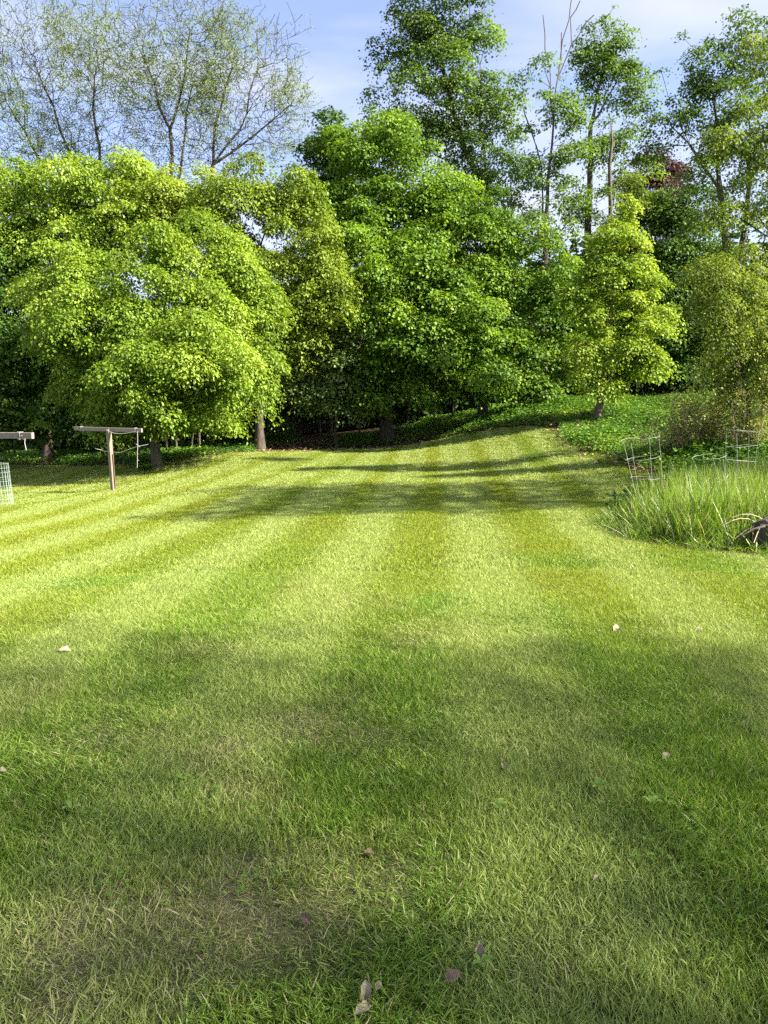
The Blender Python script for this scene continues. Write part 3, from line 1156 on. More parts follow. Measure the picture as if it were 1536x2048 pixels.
def tree(name, label, cat, base, lobes, Y, leaf, bark, per_m2=1.1, K=34, Rs=0.55, size=0.12, stems=None, r_tip=0.010, r_base=None,
         seed=1, shell=0.5, flat=0.33, droop=0.35, up=0.9, width=0.42, group=None, extra_stems=(), seg=0.75, ground=True, floor=None, trunk_name='trunk', crown_name='crown', path_w=0.28, dens=1.0, stem_r=0.03, feather=0.17):
    """one tree: base pixel (px, py) at distance Y, crown lobes in photo pixels at that distance"""
    b = at(base[0], base[1], Y)
    if ground:
        b[2] = gz(b[0], b[1])
    C, O = lobe_tips(lobes, Y, per_m2 * (1.4 if dens is None else 0.74), seed, shell, feather)
    zf = gz(b[0], b[1]) + (0.5 if floor is None else floor)
    keep = C[:, 2] > zf
    C, O = C[keep], O[keep]
    st = []
    if stems is None:
        top = np.array([np.mean([at(l[0], l[1], Y)[0] for l in lobes]), b[1], max(at(l[0], l[1], Y)[2] for l in lobes)])
        stems = []
        st.append([b, b * 0.7 + top * 0.3 + np.array([0.15, 0, 0]), top])
    else:
        for s in stems:
            pts = [at(q[0], q[1], Y + (q[2] if len(q) > 2 else 0)) for q in s]
            if not st:
                pts = [b - np.array([0, 0, 0.0])] + pts
            st.append(pts)
    st[0][0] = st[0][0] - np.array([0, 0, 0.12])
    N, par, n_stem = grow(st, C, seed + 1000, seg=seg, path_w=path_w, jit=0.17 if name == 'bare_tree' else 0.09)
    root = empty(name, tuple(b))
    off = np.array(b)
    me = branch_mesh(trunk_name, N - off, par, r_tip, rmax=r_base, n_stem=n_stem, stem_r=stem_r)
    link(trunk_name, me, bark, root)
    if dens is None:
        sel = np.random.default_rng(seed).uniform(0, 1, len(C)) < 0.3 + 0.5 * (fnoise(C[:, 0], C[:, 2], seed, 2, 1.0) > 0) + 0.3 * (C[:, 2] < 10)
        cm = crown_mesh(crown_name, C[sel] - off, O[sel], K * 1.5, Rs * 0.7, size, seed + 2000, flat, droop, up, width)
    else:
        cm = clump_mesh(crown_name, C - off, O, Rs * 1.12, size * 0.86, seed + 2000, dens * 0.74, 0.42, droop, up, width)
    c = link(crown_name, cm, leaf, root)
    c['kind'] = 'stuff'
    tag(root, label, cat, group)
    return root


G_L = 'leafy trees along the left of the yard'
G_W = 'trees of the wood behind the lawn'

# -- left: yellow-green trees
tree('box_elder_tree', 'yellow-green tree with drooping leaves beside the nearer full clothesline post', 'tree', (316, 930),
     [(200, 650, 125, 80, -1.0), (330, 590, 130, 85, -0.5), (440, 690, 100, 100, 0), (310, 730, 150, 95, -2.0), (150, 740, 80, 85, -.5), (430, 790, 85, 65, -.8), (240, 810, 80, 55, -1),
      (480, 750, 60, 80, 0.5), (345, 820, 55, 40, -1.2), (190, 560, 100, 60, 0.6), (390, 520, 110, 65, 1.0), (110, 640, 60, 60, 0), (500, 640, 60, 50, 0.6), (510, 720, 40, 50, 0), (100, 580, 60, 40, 1), (470, 570, 60, 45, 1.2)],
     26, LF_ELDER, BARK_GREY, per_m2=2.0, K=30, Rs=0.52, size=0.12, stems=[[(305, 860), (292, 790), (300, 690), (310, 600)], [(318, 850), (345, 780), (400, 690)], [(292, 800), (230, 730), (180, 660)]],
     r_base=0.15, seed=11, droop=0.8, up=0.7, flat=0.3, width=0.34, group=G_L)
tree('box_elder_tree', 'yellow-green tree at the left edge whose crown tops the left side', 'tree', (95, 915),
     [(60, 400, 110, 70), (200, 385, 110, 70), (120, 470, 150, 70, -1), (20, 480, 90, 90), (240, 460, 90, 75, -1), (10, 370, 70, 50, 1), (290, 390, 60, 55, 1), (60, 560, 60, 40, 1)],
     33, LF_ELDER, BARK_DARK, per_m2=1.5, dens=0.88, K=28, Rs=0.58, size=0.14, stems=[[(100, 780), (105, 600), (110, 450)], [(102, 700), (200, 520), (215, 420)], [(100, 720), (30, 560), (30, 430)]],
     r_base=0.2, seed=12, droop=0.7, up=0.7, width=0.34, group=G_L)
tree('box_elder_tree', 'olive-yellow tree with a dark leaning stem between the front left tree and the maple', 'tree', (520, 893),
     [(560, 380, 85, 55), (480, 420, 90, 65), (600, 460, 80, 70), (420, 480, 90, 80, 0.5), (560, 560, 110, 60), (650, 610, 70, 40, -1), (480, 610, 70, 60, 1), (590, 650, 75, 40, -.5), (540, 690, 60, 40, -.5), (320, 440, 70, 60, 1.5), (380, 410, 70, 60, 1.5), (640, 530, 50, 50)],
     31.5, LF_ELDER2, BARK_DARK, per_m2=1.5, dens=0.88, K=28, Rs=0.56, size=0.14, stems=[[(512, 760), (500, 600), (518, 500), (545, 420)], [(510, 640), (590, 560), (620, 500)], [(505, 650), (430, 540), (400, 460)]],
     r_base=0.18, seed=13, droop=0.7, up=0.7, width=0.34, group=G_L)
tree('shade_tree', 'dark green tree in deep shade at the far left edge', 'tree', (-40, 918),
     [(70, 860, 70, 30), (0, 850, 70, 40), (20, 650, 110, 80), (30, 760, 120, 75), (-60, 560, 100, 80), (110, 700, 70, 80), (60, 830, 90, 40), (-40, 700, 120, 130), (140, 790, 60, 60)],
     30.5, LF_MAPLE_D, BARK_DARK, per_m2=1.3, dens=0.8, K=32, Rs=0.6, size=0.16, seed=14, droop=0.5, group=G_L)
tree('bush_tree', 'low dark leafy tree behind the front left trunk', 'tree', (330, 905),
     [(250, 800, 110, 60), (380, 810, 110, 60), (180, 840, 80, 45), (470, 800, 80, 70)], 36, LF_MAPLE_D, BARK_DARK, per_m2=1.1, K=32, Rs=0.65, size=0.14, seed=15, group=G_L)

# -- tall, barely leafed trees at the back left
tree('bare_tree', 'tall sparsely leafed tree spreading bare twigs at upper left corner', 'tree', (190, 880),
     [(60, 110, 90, 110), (150, 60, 90, 80), (30, 230, 90, 90), (140, 200, 90, 90), (210, 130, 70, 110), (180, 290, 90, 60), (-20, 80, 70, 110), (80, 310, 110, 50)],
     42, LF_BARE, BARK_DARK, per_m2=5.0, K=13, Rs=0.42, size=0.08, stems=[[(185, 640), (180, 420), (150, 300)], [(180, 420), (120, 260), (70, 130)], [(182, 480), (200, 300), (190, 150)], [(182, 520), (90, 340), (10, 200)]],
     r_tip=0.0115, r_base=0.17, seed=21, shell=0.15, dens=None, stem_r=0.06, up=0.6, droop=0.6, width=0.3, seg=0.9, group='sparsely leafed trees at the back left', path_w=0.12)
tree('bare_tree', 'tall sparsely leafed tree with a forked dark stem, middle of three', 'tree', (350, 880),
     [(300, 60, 80, 80), (380, 40, 80, 60), (340, 150, 100, 80), (270, 180, 60, 100), (420, 120, 70, 80), (350, 260, 90, 70), (300, 320, 90, 50), (400, 200, 60, 60)],
     40, LF_BARE, BARK_DARK, per_m2=4.8, K=14, Rs=0.42, size=0.08, stems=[[(348, 640), (345, 400), (340, 260)], [(340, 260), (310, 170), (275, 90)], [(340, 260), (368, 160), (380, 60)], [(345, 420), (370, 270), (385, 170)]],
     r_tip=0.0115, r_base=0.16, seed=22, shell=0.15, dens=None, stem_r=0.06, up=0.6, droop=0.6, width=0.3, seg=0.9, group='sparsely leafed trees at the back left', path_w=0.12)
tree('bare_tree', 'tall sparsely leafed tree fanning bare twigs rightwards into blue sky', 'tree', (418, 880),
     [(480, 90, 70, 80), (560, 110, 50, 80), (540, 200, 80, 70), (590, 200, 45, 60), (480, 270, 80, 60), (560, 280, 60, 40), (440, 180, 60, 80), (420, 310, 80, 50), (450, 40, 50, 40)],
     40.5, LF_BARE, BARK_DARK, per_m2=4.8, K=11, Rs=0.40, size=0.08, stems=[[(418, 620), (415, 400), (425, 330), (480, 260), (510, 150)], [(418, 420), (430, 250), (470, 100)], [(425, 330), (510, 270), (580, 210)]],
     r_tip=0.0115, r_base=0.16, seed=23, shell=0.15, dens=None, stem_r=0.06, up=0.6, droop=0.6, width=0.3, seg=0.9, group='sparsely leafed trees at the back left', path_w=0.12)

# -- centre: maples
tree('maple_tree', 'large dense green maple with a pointed top at the centre of the treeline', 'tree', (775, 866),
     [(780, 275, 55, 55, 1), (800, 350, 85, 70, 0.5), (720, 400, 75, 80), (810, 460, 110, 75, -0.5), (730, 510, 95, 75, -1), (850, 560, 100, 70, -1.5), (760, 610, 110, 65, -2), (840, 680, 110, 65, -2.5), (740, 720, 60, 50, -1.5),
      (880, 760, 100, 45, -2.5), (790, 790, 75, 40, -2), (880, 450, 70, 70), (700, 300, 45, 45, 1.5)],
     34.5, LF_MAPLE, BARK_DARK, per_m2=1.35, K=40, Rs=0.62, size=0.145, stems=[[(772, 760), (778, 560), (782, 380), (780, 250)]], r_base=0.27, seed=31, flat=0.26, up=1.1, droop=0.45, group=G_W)
tree('maple_tree', 'dense green maple with low layered branches right of the large central maple', 'tree', (965, 845),
     [(905, 420, 60, 50, 1), (960, 480, 80, 70, 0.5), (920, 560, 95, 60), (1000, 560, 70, 60), (960, 640, 100, 55, -1), (1010, 700, 65, 55, -1), (940, 720, 95, 45, -1.5), (1000, 770, 65, 35, -1), (880, 490, 70, 60)],
     33.5, LF_MAPLE, BARK_DARK, per_m2=1.4, K=38, Rs=0.6, size=0.14, stems=[[(968, 760), (955, 600), (930, 420)]], r_base=0.2, seed=32, flat=0.26, up=1.1, droop=0.45, group=G_W)
tree('maple_tree', 'darker maple behind, showing between the olive tree and the central maple', 'tree', (660, 880),
     [(660, 290, 50, 45), (640, 350, 55, 60), (700, 370, 70, 80), (660, 450, 70, 80), (640, 560, 60, 70), (700, 600, 70, 70), (640, 690, 80, 70), (560, 720, 60, 60)],
     38.5, LF_MAPLE_D, BARK_DARK, per_m2=1.1, K=36, Rs=0.66, size=0.15, seed=33, flat=0.28, up=1.0, group=G_W)
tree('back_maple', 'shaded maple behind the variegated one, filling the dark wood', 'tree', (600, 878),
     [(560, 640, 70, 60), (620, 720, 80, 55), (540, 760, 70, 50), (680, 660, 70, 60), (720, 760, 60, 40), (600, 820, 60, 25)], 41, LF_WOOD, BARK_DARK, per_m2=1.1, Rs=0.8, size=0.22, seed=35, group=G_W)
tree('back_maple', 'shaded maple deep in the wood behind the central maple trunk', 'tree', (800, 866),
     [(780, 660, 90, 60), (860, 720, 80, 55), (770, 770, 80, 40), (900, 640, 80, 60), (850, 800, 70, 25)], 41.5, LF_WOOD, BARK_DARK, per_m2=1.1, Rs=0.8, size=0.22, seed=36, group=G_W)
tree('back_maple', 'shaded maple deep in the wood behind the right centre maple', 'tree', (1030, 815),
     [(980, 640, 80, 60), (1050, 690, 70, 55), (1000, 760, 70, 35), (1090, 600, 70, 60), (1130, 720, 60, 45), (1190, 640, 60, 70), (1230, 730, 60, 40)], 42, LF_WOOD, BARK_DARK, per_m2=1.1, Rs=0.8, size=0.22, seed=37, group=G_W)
tree('young_maple', 'low maple with pale variegated leaves hanging in front of the dark wood', 'tree', (672, 876),
     [(640, 690, 60, 35), (620, 650, 50, 30), (680, 740, 65, 35, -.5), (620, 760, 60, 30, -.5), (690, 800, 60, 30, -.5), (710, 690, 45, 35), (650, 810, 50, 22)],
     33, LF_VAR, BARK_DARK, per_m2=1.9, K=26, Rs=0.5, size=0.15, seed=34, flat=0.16, up=1.3, droop=0.4, group=G_W)
tree('tall_tree', 'tallest tree, leaning trunk and crown reaching above the picture at centre', 'tree', (1015, 838),
     [(860, 20, 95, 70), (800, 90, 50, 60), (900, 110, 75, 65), (970, 50, 35, 45), (830, 170, 70, 55), (910, 200, 70, 60), (790, 240, 45, 30), (980, 190, 40, 40), (930, 290, 75, 55), (870, 270, 50, 45), (1000, 330, 60, 60), (990, 240, 45, 30), (1030, 400, 55, 50, -1), (940, 370, 60, 40), (860, -70, 90, 60), (930, -40, 60, 50)],
     43, LF_TALL, BARK_GREY, per_m2=0.95, K=34, Rs=0.64, size=0.16, stems=[[(1010, 640), (985, 430), (940, 320), (905, 220), (880, 110), (870, 0)], [(985, 430), (960, 260), (960, 130)], [(1000, 560), (1025, 430), (1020, 350)]],
     r_tip=0.016, r_base=0.30, seed=41, dens=0.62, feather=0.27, flat=0.3, up=0.9, shell=0.4, group=G_W)
tree('dead_topped_tree', 'tall tree with bare dead leaders poking above its leaves', 'tree', (1085, 806),
     [(1035, 190, 22, 35), (1098, 175, 30, 40), (1050, 265, 28, 25), (1110, 215, 40, 35), (1150, 235, 45, 25), (1130, 285, 45, 30), (1080, 340, 40, 30), (1130, 340, 45, 30), (1160, 390, 45, 30), (1090, 400, 50, 35), (1060, 470, 55, 45, -1), (1120, 470, 50, 40), (1150, 320, 40, 25)],
     40, LF_TALL, BARK_GREY, per_m2=1.0, K=28, Rs=0.52, size=0.15, stems=[[(1088, 640), (1090, 450), (1104, 290), (1108, 200), (1118, 140), (1125, 80), (1138, 40), (1141, 10), (1148, -30)], [(1104, 250), (1100, 140), (1090, 100), (1090, 70), (1086, 30)], [(1110, 190), (1122, 120), (1123, 65)], [(1125, 150), (1143, 90), (1141, 35), (1152, 20), (1160, 2)], [(1141, 95), (1158, 70), (1172, 45), (1188, 30)], [(1088, 480), (1082, 330), (1050, 230)]],
     r_tip=0.016, r_base=0.19, stem_r=0.062, seed=42, dens=0.62, feather=0.27, flat=0.3, up=0.9, shell=0.3, group=G_W)
tree('round_topped_tree', 'tall tree with a rounded oval crown standing clear against the sky', 'tree', (1180, 800),
     [(1215, 70, 50, 45), (1245, 110, 48, 50), (1190, 130, 50, 50), (1225, 170, 62, 45), (1265, 190, 35, 25), (1160, 120, 25, 40), (1200, 300, 55, 40), (1240, 290, 35, 35), (1160, 400, 50, 50), (1230, 370, 40, 45)],
     43, LF_TALL, BARK_GREY, per_m2=0.95, K=30, Rs=0.58, size=0.155, stems=[[(1176, 620), (1178, 400), (1182, 250), (1205, 150), (1215, 60)], [(1182, 260), (1230, 170), (1250, 120)]],
     r_tip=0.014, r_base=0.26, seed=43, dens=0.62, feather=0.27, flat=0.3, shell=0.4, group=G_W)

# dead snag
_b = at(1222, 800, 41)
_b[2] = gz(_b[0], _b[1])
_sn = empty('dead_snag', tuple(_b))
_mb = MB()
_pts = [at(*q, 41) - _b for q in ((1222, 800), (1220, 600), (1221, 410), (1219, 330), (1224, 285), (1222, 240))]
_pts[0] = np.zeros(3)
_mb.tube(_pts, [0.16, 0.13, 0.105, 0.09, 0.07, 0.025], 8)
_mb.build('trunk', BARK_GREY, _sn, True)
for q in (((1220, 330), (1214, 326), (1210, 318)), ((1223, 300), (1228, 292), (1230, 280)), ((1220, 390), (1213, 384), (1208, 386))):
    _m2 = MB()
    _m2.tube([at(*p, 41) - _b for p in q], [0.05, 0.03, 0.012], 5)
    _m2.build('branch_stub', BARK_GREY, _sn, True)
tag(_sn, 'bare dead pale trunk snag rising behind the small bright maple', 'dead tree')

tree('purple_tree', 'dark purple-leaved tree far back between the round-topped tree and right tree', 'tree', (1315, 800),
     [(1310, 345, 45, 40), (1290, 390, 40, 40), (1345, 370, 35, 40), (1320, 430, 45, 45)], 47, LF_PURPLE, BARK_DARK, per_m2=1.1, K=34, Rs=0.7, size=0.16, seed=44, group=G_W)
tree('green_tree', 'deep green tree filling the gap below the purple tree', 'tree', (1365, 800),
     [(1370, 420, 50, 50), (1340, 490, 60, 60), (1390, 520, 55, 60), (1350, 590, 70, 60), (1390, 660, 70, 60), (1330, 680, 60, 60), (1370, 740, 90, 40), (1300, 560, 50, 70), (1460, 700, 80, 60)],
     41, LF_MAPLE_D, BARK_DARK, per_m2=1.05, dens=0.8, K=34, Rs=0.7, size=0.17, seed=45, group=G_W)
tree('yellowing_tree', 'small olive-tinged tree just left of the purple tree', 'tree', (1272, 800),
     [(1265, 375, 35, 30), (1290, 420, 40, 35), (1260, 450, 40, 45), (1280, 520, 50, 50)], 42, LF_OLIVE, BARK_GREY, per_m2=1.1, K=30, Rs=0.62, size=0.14, seed=46, group=G_W)
tree('right_tree', 'big spreading tree with twin dark stems at the right edge', 'tree', (1470, 815),
     [(1420, 110, 50, 45), (1490, 100, 55, 60), (1380, 170, 60, 40), (1450, 190, 75, 55), (1330, 230, 55, 35), (1400, 260, 70, 45), (1320, 290, 50, 30), (1500, 250, 70, 70), (1480, 340, 70, 50), (1560, 170, 70, 90), (1560, 330, 70, 90), (1390, 340, 45, 30), (1500, 430, 45, 35), (1400, 430, 40, 30)],
     33, LF_TALL, BARK_DARK, per_m2=1.15, K=34, Rs=0.48, size=0.125, stems=[[(1472, 640), (1452, 500), (1440, 380), (1435, 260), (1420, 160)], [(1470, 640), (1482, 500), (1500, 360), (1500, 200)], [(1440, 380), (1380, 290), (1340, 250)]],
     r_tip=0.012, r_base=0.28, seed=47, dens=0.62, feather=0.27, flat=0.24, up=1.2, shell=0.35, group=G_W)
tree('small_maple', 'small bright yellow-green maple with twin trunk on the green bank', 'tree', (1193, 846),
     [(1243, 412, 20, 22), (1240, 452, 40, 36), (1215, 500, 45, 40), (1268, 500, 40, 38), (1185, 540, 40, 45), (1240, 560, 65, 50), (1292, 570, 38, 32), (1310, 620, 28, 24), (1175, 620, 45, 45), (1245, 640, 75, 50),
      (1300, 670, 36, 30), (1185, 690, 50, 45), (1255, 710, 62, 42), (1215, 755, 60, 34), (1290, 735, 34, 28), (1160, 590, 30, 30)],
     28, LF_CONE, BARK_GREY, per_m2=2.6, K=30, Rs=0.36, size=0.11, stems=[[(1198, 800), (1212, 700), (1228, 560), (1242, 420)], [(1194, 835), (1208, 790), (1235, 690)]],
     r_tip=0.008, r_base=0.12, seed=48, up=0.9, droop=0.4, flat=0.3)
tree('young_maple', 'slim young maple with a straight thin pale trunk beside the small bright maple', 'tree', (1092, 806),
     [(1090, 500, 45, 45), (1120, 560, 55, 50), (1070, 580, 45, 50), (1110, 640, 55, 45), (1145, 700, 40, 45), (1120, 740, 45, 28), (1065, 680, 30, 40)],
     33, LF_MAPLE, BARK_PALE, per_m2=1.5, K=30, Rs=0.5, size=0.13, stems=[[(1092, 700), (1094, 600), (1092, 480)]], r_base=0.075, seed=49, droop=0.4, group=G_W)
tree('overhanging_tree', 'nearer olive-leaved tree leaning in from the right edge', 'tree', (1720, 900),
     [(1470, 290, 60, 40), (1530, 240, 50, 50), (1420, 300, 40, 25), (1500, 400, 60, 45), (1450, 440, 40, 35), (1530, 500, 50, 50), (1600, 300, 80, 90), (1620, 450, 90, 90), (1460, 540, 60, 45), (1540, 80, 40, 50, 2)],
     20, LF_OLIVE, BARK_DARK, per_m2=1.9, dens=0.7, feather=0.25, K=20, Rs=0.38, size=0.09, stems=[[(1690, 700), (1640, 480), (1600, 320)], [(1680, 640), (1560, 490), (1470, 430)], [(1640, 480), (1540, 340), (1460, 290)]],
     r_tip=0.008, r_base=0.2, seed=51, flat=0.25, up=1.0, droop=0.6, width=0.28)
tree('honeysuckle_shrub', 'big arching olive-green shrub at right behind the tall grass', 'shrub', (1510, 905),
     [(1450, 610, 70, 50), (1510, 640, 60, 60), (1435, 690, 42, 36), (1490, 730, 70, 50), (1540, 740, 60, 80), (1470, 780, 45, 25), (1535, 805, 50, 30), (1590, 700, 60, 120), (1415, 630, 26, 22), (1440, 560, 50, 40), (1505, 560, 60, 45), (1425, 750, 28, 22), (1490, 680, 60, 50)],
     18, LF_HONEY, BARK_DARK, per_m2=3.2, dens=0.62, feather=0.28, K=20, Rs=0.34, size=0.08, stems=[[(1505, 860), (1490, 760), (1460, 650)], [(1508, 890), (1530, 780), (1540, 660)], [(1506, 880), (1450, 800), (1420, 720)]],
     r_tip=0.005, r_base=0.08, seed=52, flat=0.3, up=0.8, droop=0.8, width=0.26, floor=0.2, trunk_name='stem', crown_name='foliage')
CANE = bark_mat('bark_cane', (0.20, 0.12, 0.075), (0.42, 0.31, 0.21), 20)


def cane_shrub(label, px, py, Y, hpx, wpx, n, leaves, seed):
    """many thin arching canes from one foot, small pale leaves along them"""
    b = at(px, py, Y)
    b[2] = gz(b[0], b[1])
    root = empty('cane_shrub', tuple(b))
    r = np.random.default_rng(seed)
    C = []
    for k in range(n):
        h = hpx * Y / FPX * r.uniform(0.55, 1.08)
        sp = wpx * Y / FPX * r.normal(0, 0.6)
        dp = 0.5 * r.normal()
        x0 = 0.35 * sp + 0.1 * r.normal()
        nod = r.uniform(0.0, 0.5) ** 2
        pts = []
        for t in np.linspace(0, 1, 7):
            pts.append(np.array([x0 + (sp - x0) * t ** 1.5 + 0.02 * r.normal(), dp * t, h * (1.0 + nod) * t - h * nod * 1.3 * t ** 3 - 0.05 * (t == 0)]))
        mb = MB()
        mb.tube(pts, [0.011 * (1 - 0.75 * t) for t in np.linspace(0, 1, 7)], 4)
        for j in range(5):
            q = pts[2 + j % 5]
            mb.tube([q, q + np.array([r.normal(0, .14), r.normal(0, .14), r.uniform(.05, .22)])], [0.004, 0.002], 3)
            C.append(q + np.array([r.normal(0, .1), r.normal(0, .1), r.uniform(.02, .2)]))
        mb.build('cane', CANE, root)
    C = np.array(C)
    O = unit(C - np.array([0, 0, 0.2]))
    c = link('foliage', crown_mesh('foliage', C, O, leaves, 0.16, 0.062, seed + 1, 0.5, 0.3, 0.7, 0.34), LF_SHRUB, root)
    c['kind'] = 'stuff'
    tag(root, label, 'shrub', 'thin twiggy shrubs on the bank')


cane_shrub('twiggy shrub with reddish canes and few pale leaves, leftmost on the bank', 1356, 912, 18.5, 118, 46, 46, 12, 531)
cane_shrub('twiggy olive shrub in the middle of the bank row', 1422, 905, 19.0, 104, 52, 44, 15, 532)
cane_shrub('twiggy shrub with reddish canes under the big arching shrub', 1500, 905, 17.5, 112, 58, 46, 15, 533)


# ---- saplings in the shade of the wood: thin trunks that one can tell apart
def sapling(px, py, Y, hpx, lean, rad, label, seed, leafy=True):
    b = at(px, py, Y)
    b[2] = gz(b[0], b[1])
    root = empty('sapling', tuple(b))
    h = hpx * Y / FPX
    r = np.random.default_rng(seed)
    pts = [np.array([lean * h * t + 0.05 * r.normal() * (t > 0), 0.05 * r.normal(), h * t - 0.1 * (t == 0)]) for t in np.linspace(0, 1, 6)]
    mb = MB()
    mb.tube(pts, [rad * (1.15 - 0.7 * t) for t in np.linspace(0, 1, 6)], 7)
    mb.build('trunk', BARK_GREY if seed % 2 else BARK_DARK, root, True)
    n = 16
    C = np.stack([lean * h * 0.9 + r.normal(0, 0.6, n), r.normal(0, 0.6, n), h * r.uniform(0.7, 1.12, n)], 1)
    O = unit(C - np.array([lean * h * 0.8, 0, h * 0.75]))
    c = link('crown', crown_mesh('crown', C, O, 26, 0.4, 0.12, seed), LF_MAPLE_D, root)
    c['kind'] = 'stuff'
    tag(root, label, 'sapling', 'saplings in the shade of the wood')


_sap = [(335, 912, 29, 130, .03, .045, 'thin grey sapling trunk just right of the front left tree'),
        (352, 908, 29.5, 140, -.02, .05, 'second thin sapling trunk to the right of the front left tree'),
        (386, 902, 30, 120, .04, .04, 'third slim sapling trunk right of the front left tree'),
        (400, 900, 31, 140, .0, .05, 'fourth slim sapling trunk right of the front left tree'),
        (277, 930, 27, 110, -.05, .06, 'short dark leaning trunk left of the front left tree by the fern'),
        (590, 872, 38, 150, .02, .06, 'slim trunk in the dark wood left of the variegated maple'),
        (640, 874, 37, 140, -.03, .05, 'slim trunk in the dark wood under the variegated maple'),
        (720, 872, 36.5, 150, .03, .05, 'slim trunk in the dark wood just left of the central maple trunk'),
        (818, 864, 37, 140, -.02, .05, 'slim trunk in the dark wood just right of the central maple trunk'),
        (866, 858, 38, 130, .03, .055, 'slim trunk in the dark wood midway between the two centre maples'),
        (905, 850, 37, 120, 0, .045, 'slim trunk in the dark wood left of the right centre maple'),
        (1132, 812, 34, 70, -.12, .03, 'thin leaning stick-like sapling left of the small bright maple'),
        (28, 905, 36, 120, .02, .05, 'thin sapling trunk behind the left clothesline crossbar'),
        (120, 903, 37, 120, -.02, .05, 'thin sapling trunk in shade left of the clothesline post')]
for i, s in enumerate(_sap):
    sapling(*s, seed=600 + i)


# ---- the wood beyond, one mass
def far_wood():
    r = np.random.default_rng(91)
    n = 1700
    x = r.uniform(-34, 30, n)
    y = r.uniform(42.5, 58, n)
    g = ground_z(x, y)
    top = 7.0 + 2.0 * fnoise(x, y, 92, 2, 0.35) + np.where(x > 3, 1.5, 0)
    h = r.uniform(0, 1, n) ** 1.1 * top
    C = np.stack([x, y, g + h], 1)
    O = unit(np.stack([r.normal(0, 1, n), r.normal(-0.6, 1, n), r.normal(0.4, 1, n)], 1))
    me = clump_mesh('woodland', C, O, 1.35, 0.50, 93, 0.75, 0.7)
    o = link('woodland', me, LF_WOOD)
    tag(o, 'dark mass of trees and undergrowth far behind the treeline', 'woods', kind='stuff')


far_wood()


# ---- trees that stand outside the picture on the right and shade the lawn
def shade_tree(name, label, x, y, lobes, seed, per=1.2, K=26, Rs=0.5, leaf=LF_MAPLE):
    b = np.array([x, y, gz(x, y)])
    r = np.random.default_rng(seed)
    C, O = [], []
    for cx, cy, cz, sx, sy, sz in lobes:
        n = int(per * 4 * math.pi * (sx * sy + sy * sz + sx * sz) / 3)
        d = unit(r.normal(0, 1, (n, 3)))
        rad = r.uniform(0.1, 1, n) ** (1 / 3)
        C.append(np.array([cx, cy, cz]) + d * np.array([sx, sy, sz]) * rad[:, None])
        O.append(d)
    C = np.concatenate(C)
    O = np.concatenate(O)
    top = np.mean([l[:3] for l in lobes], axis=0)
    N, par, _ = grow([[b - np.array([0, 0, .1]), b * 0.55 + top * 0.45, top]], C, seed, seg=0.8)
    root = empty(name, tuple(b))
    link('trunk', branch_mesh('trunk', N - b, par, 0.01, rmax=0.22), BARK_DARK, root)
    c = link('crown', crown_mesh('crown', C - b, O, K, Rs, 0.14, seed + 1), leaf, root)
    c['kind'] = 'stuff'
    tag(root, label, 'tree')


def shadow_lobes(targets, cz):
    """crown lobes at height cz whose shadows fall on the ground points (x, y, rx, ry)"""
    k = cz / math.tan(SUN_EL)
    return [(tx + k * math.sin(SUN_AZ), ty + k * math.cos(SUN_AZ), cz + dz, rx, ry, rz) for tx, ty, rx, ry, rz, dz in targets]


shade_tree('yard_tree', 'leafy yard tree standing right of the picture beyond the tall grass', 13.0, 10.8,
           shadow_lobes([(_x + random.uniform(-.2, .2), _y + random.uniform(-.15, .15) + 0.05 * abs(_x - 2), 0.95, 0.75, 0.7, random.uniform(-.4, .4))
                         for _x in np.arange(-3.0, 6.2, 1.15) for _y in (12.9, 13.7, 14.6, 15.5, 16.4, 17.3)], 9.5), 701, per=3.2, K=10, Rs=0.5)
_sh = []
for _x in np.arange(-5.0, 3.6, 1.1):
    for _y in (0.6, 1.6, 2.6, 3.6, 4.5):
        _sh.append((_x + random.uniform(-.25, .25), _y + random.uniform(-.2, .2) + 0.10 * _x, 1.0, 0.75, 0.75, random.uniform(-.8, .8)))
shade_tree('yard_tree', 'tall leafy yard tree standing right of the camera out of view', 25.0, -5.4,
           shadow_lobes(_sh, 19.0), 702, per=4.6, K=6, Rs=0.95)


# ------------------------------------------------------------------ things in the yard
WOOD = plain_mat('weathered_wood', (0.12, 0.09, 0.06), (0.30, 0.24, 0.175), 0.85, 5.0, (14, 14, 1.2), bump=0.5)
WOOD_H = plain_mat('weathered_beam', (0.14, 0.115, 0.085), (0.34, 0.29, 0.225), 0.85, 5.0, (1.2, 14, 14), bump=0.5)
WOOD_RED = plain_mat('weathered_reddish', (0.12, 0.07, 0.045), (0.30, 0.20, 0.14), 0.85, 5.0, (14, 14, 1.2), bump=0.5)
ROPE = plain_mat('rope', (0.28, 0.26, 0.23), (0.42, 0.40, 0.36), 0.9, 90)
WIRE = plain_mat('galvanised_wire', (0.28, 0.27, 0.24), (0.5, 0.49, 0.45), 0.6, 30, metal=0.1)
WIRE_G = plain_mat('green_wire', (0.22, 0.30, 0.25), (0.36, 0.44, 0.38), 0.5, 30, metal=0.1)
RUST = plain_mat('rusty_bolt', (0.10, 0.05, 0.03), (0.24, 0.13, 0.08), 0.8, 40)


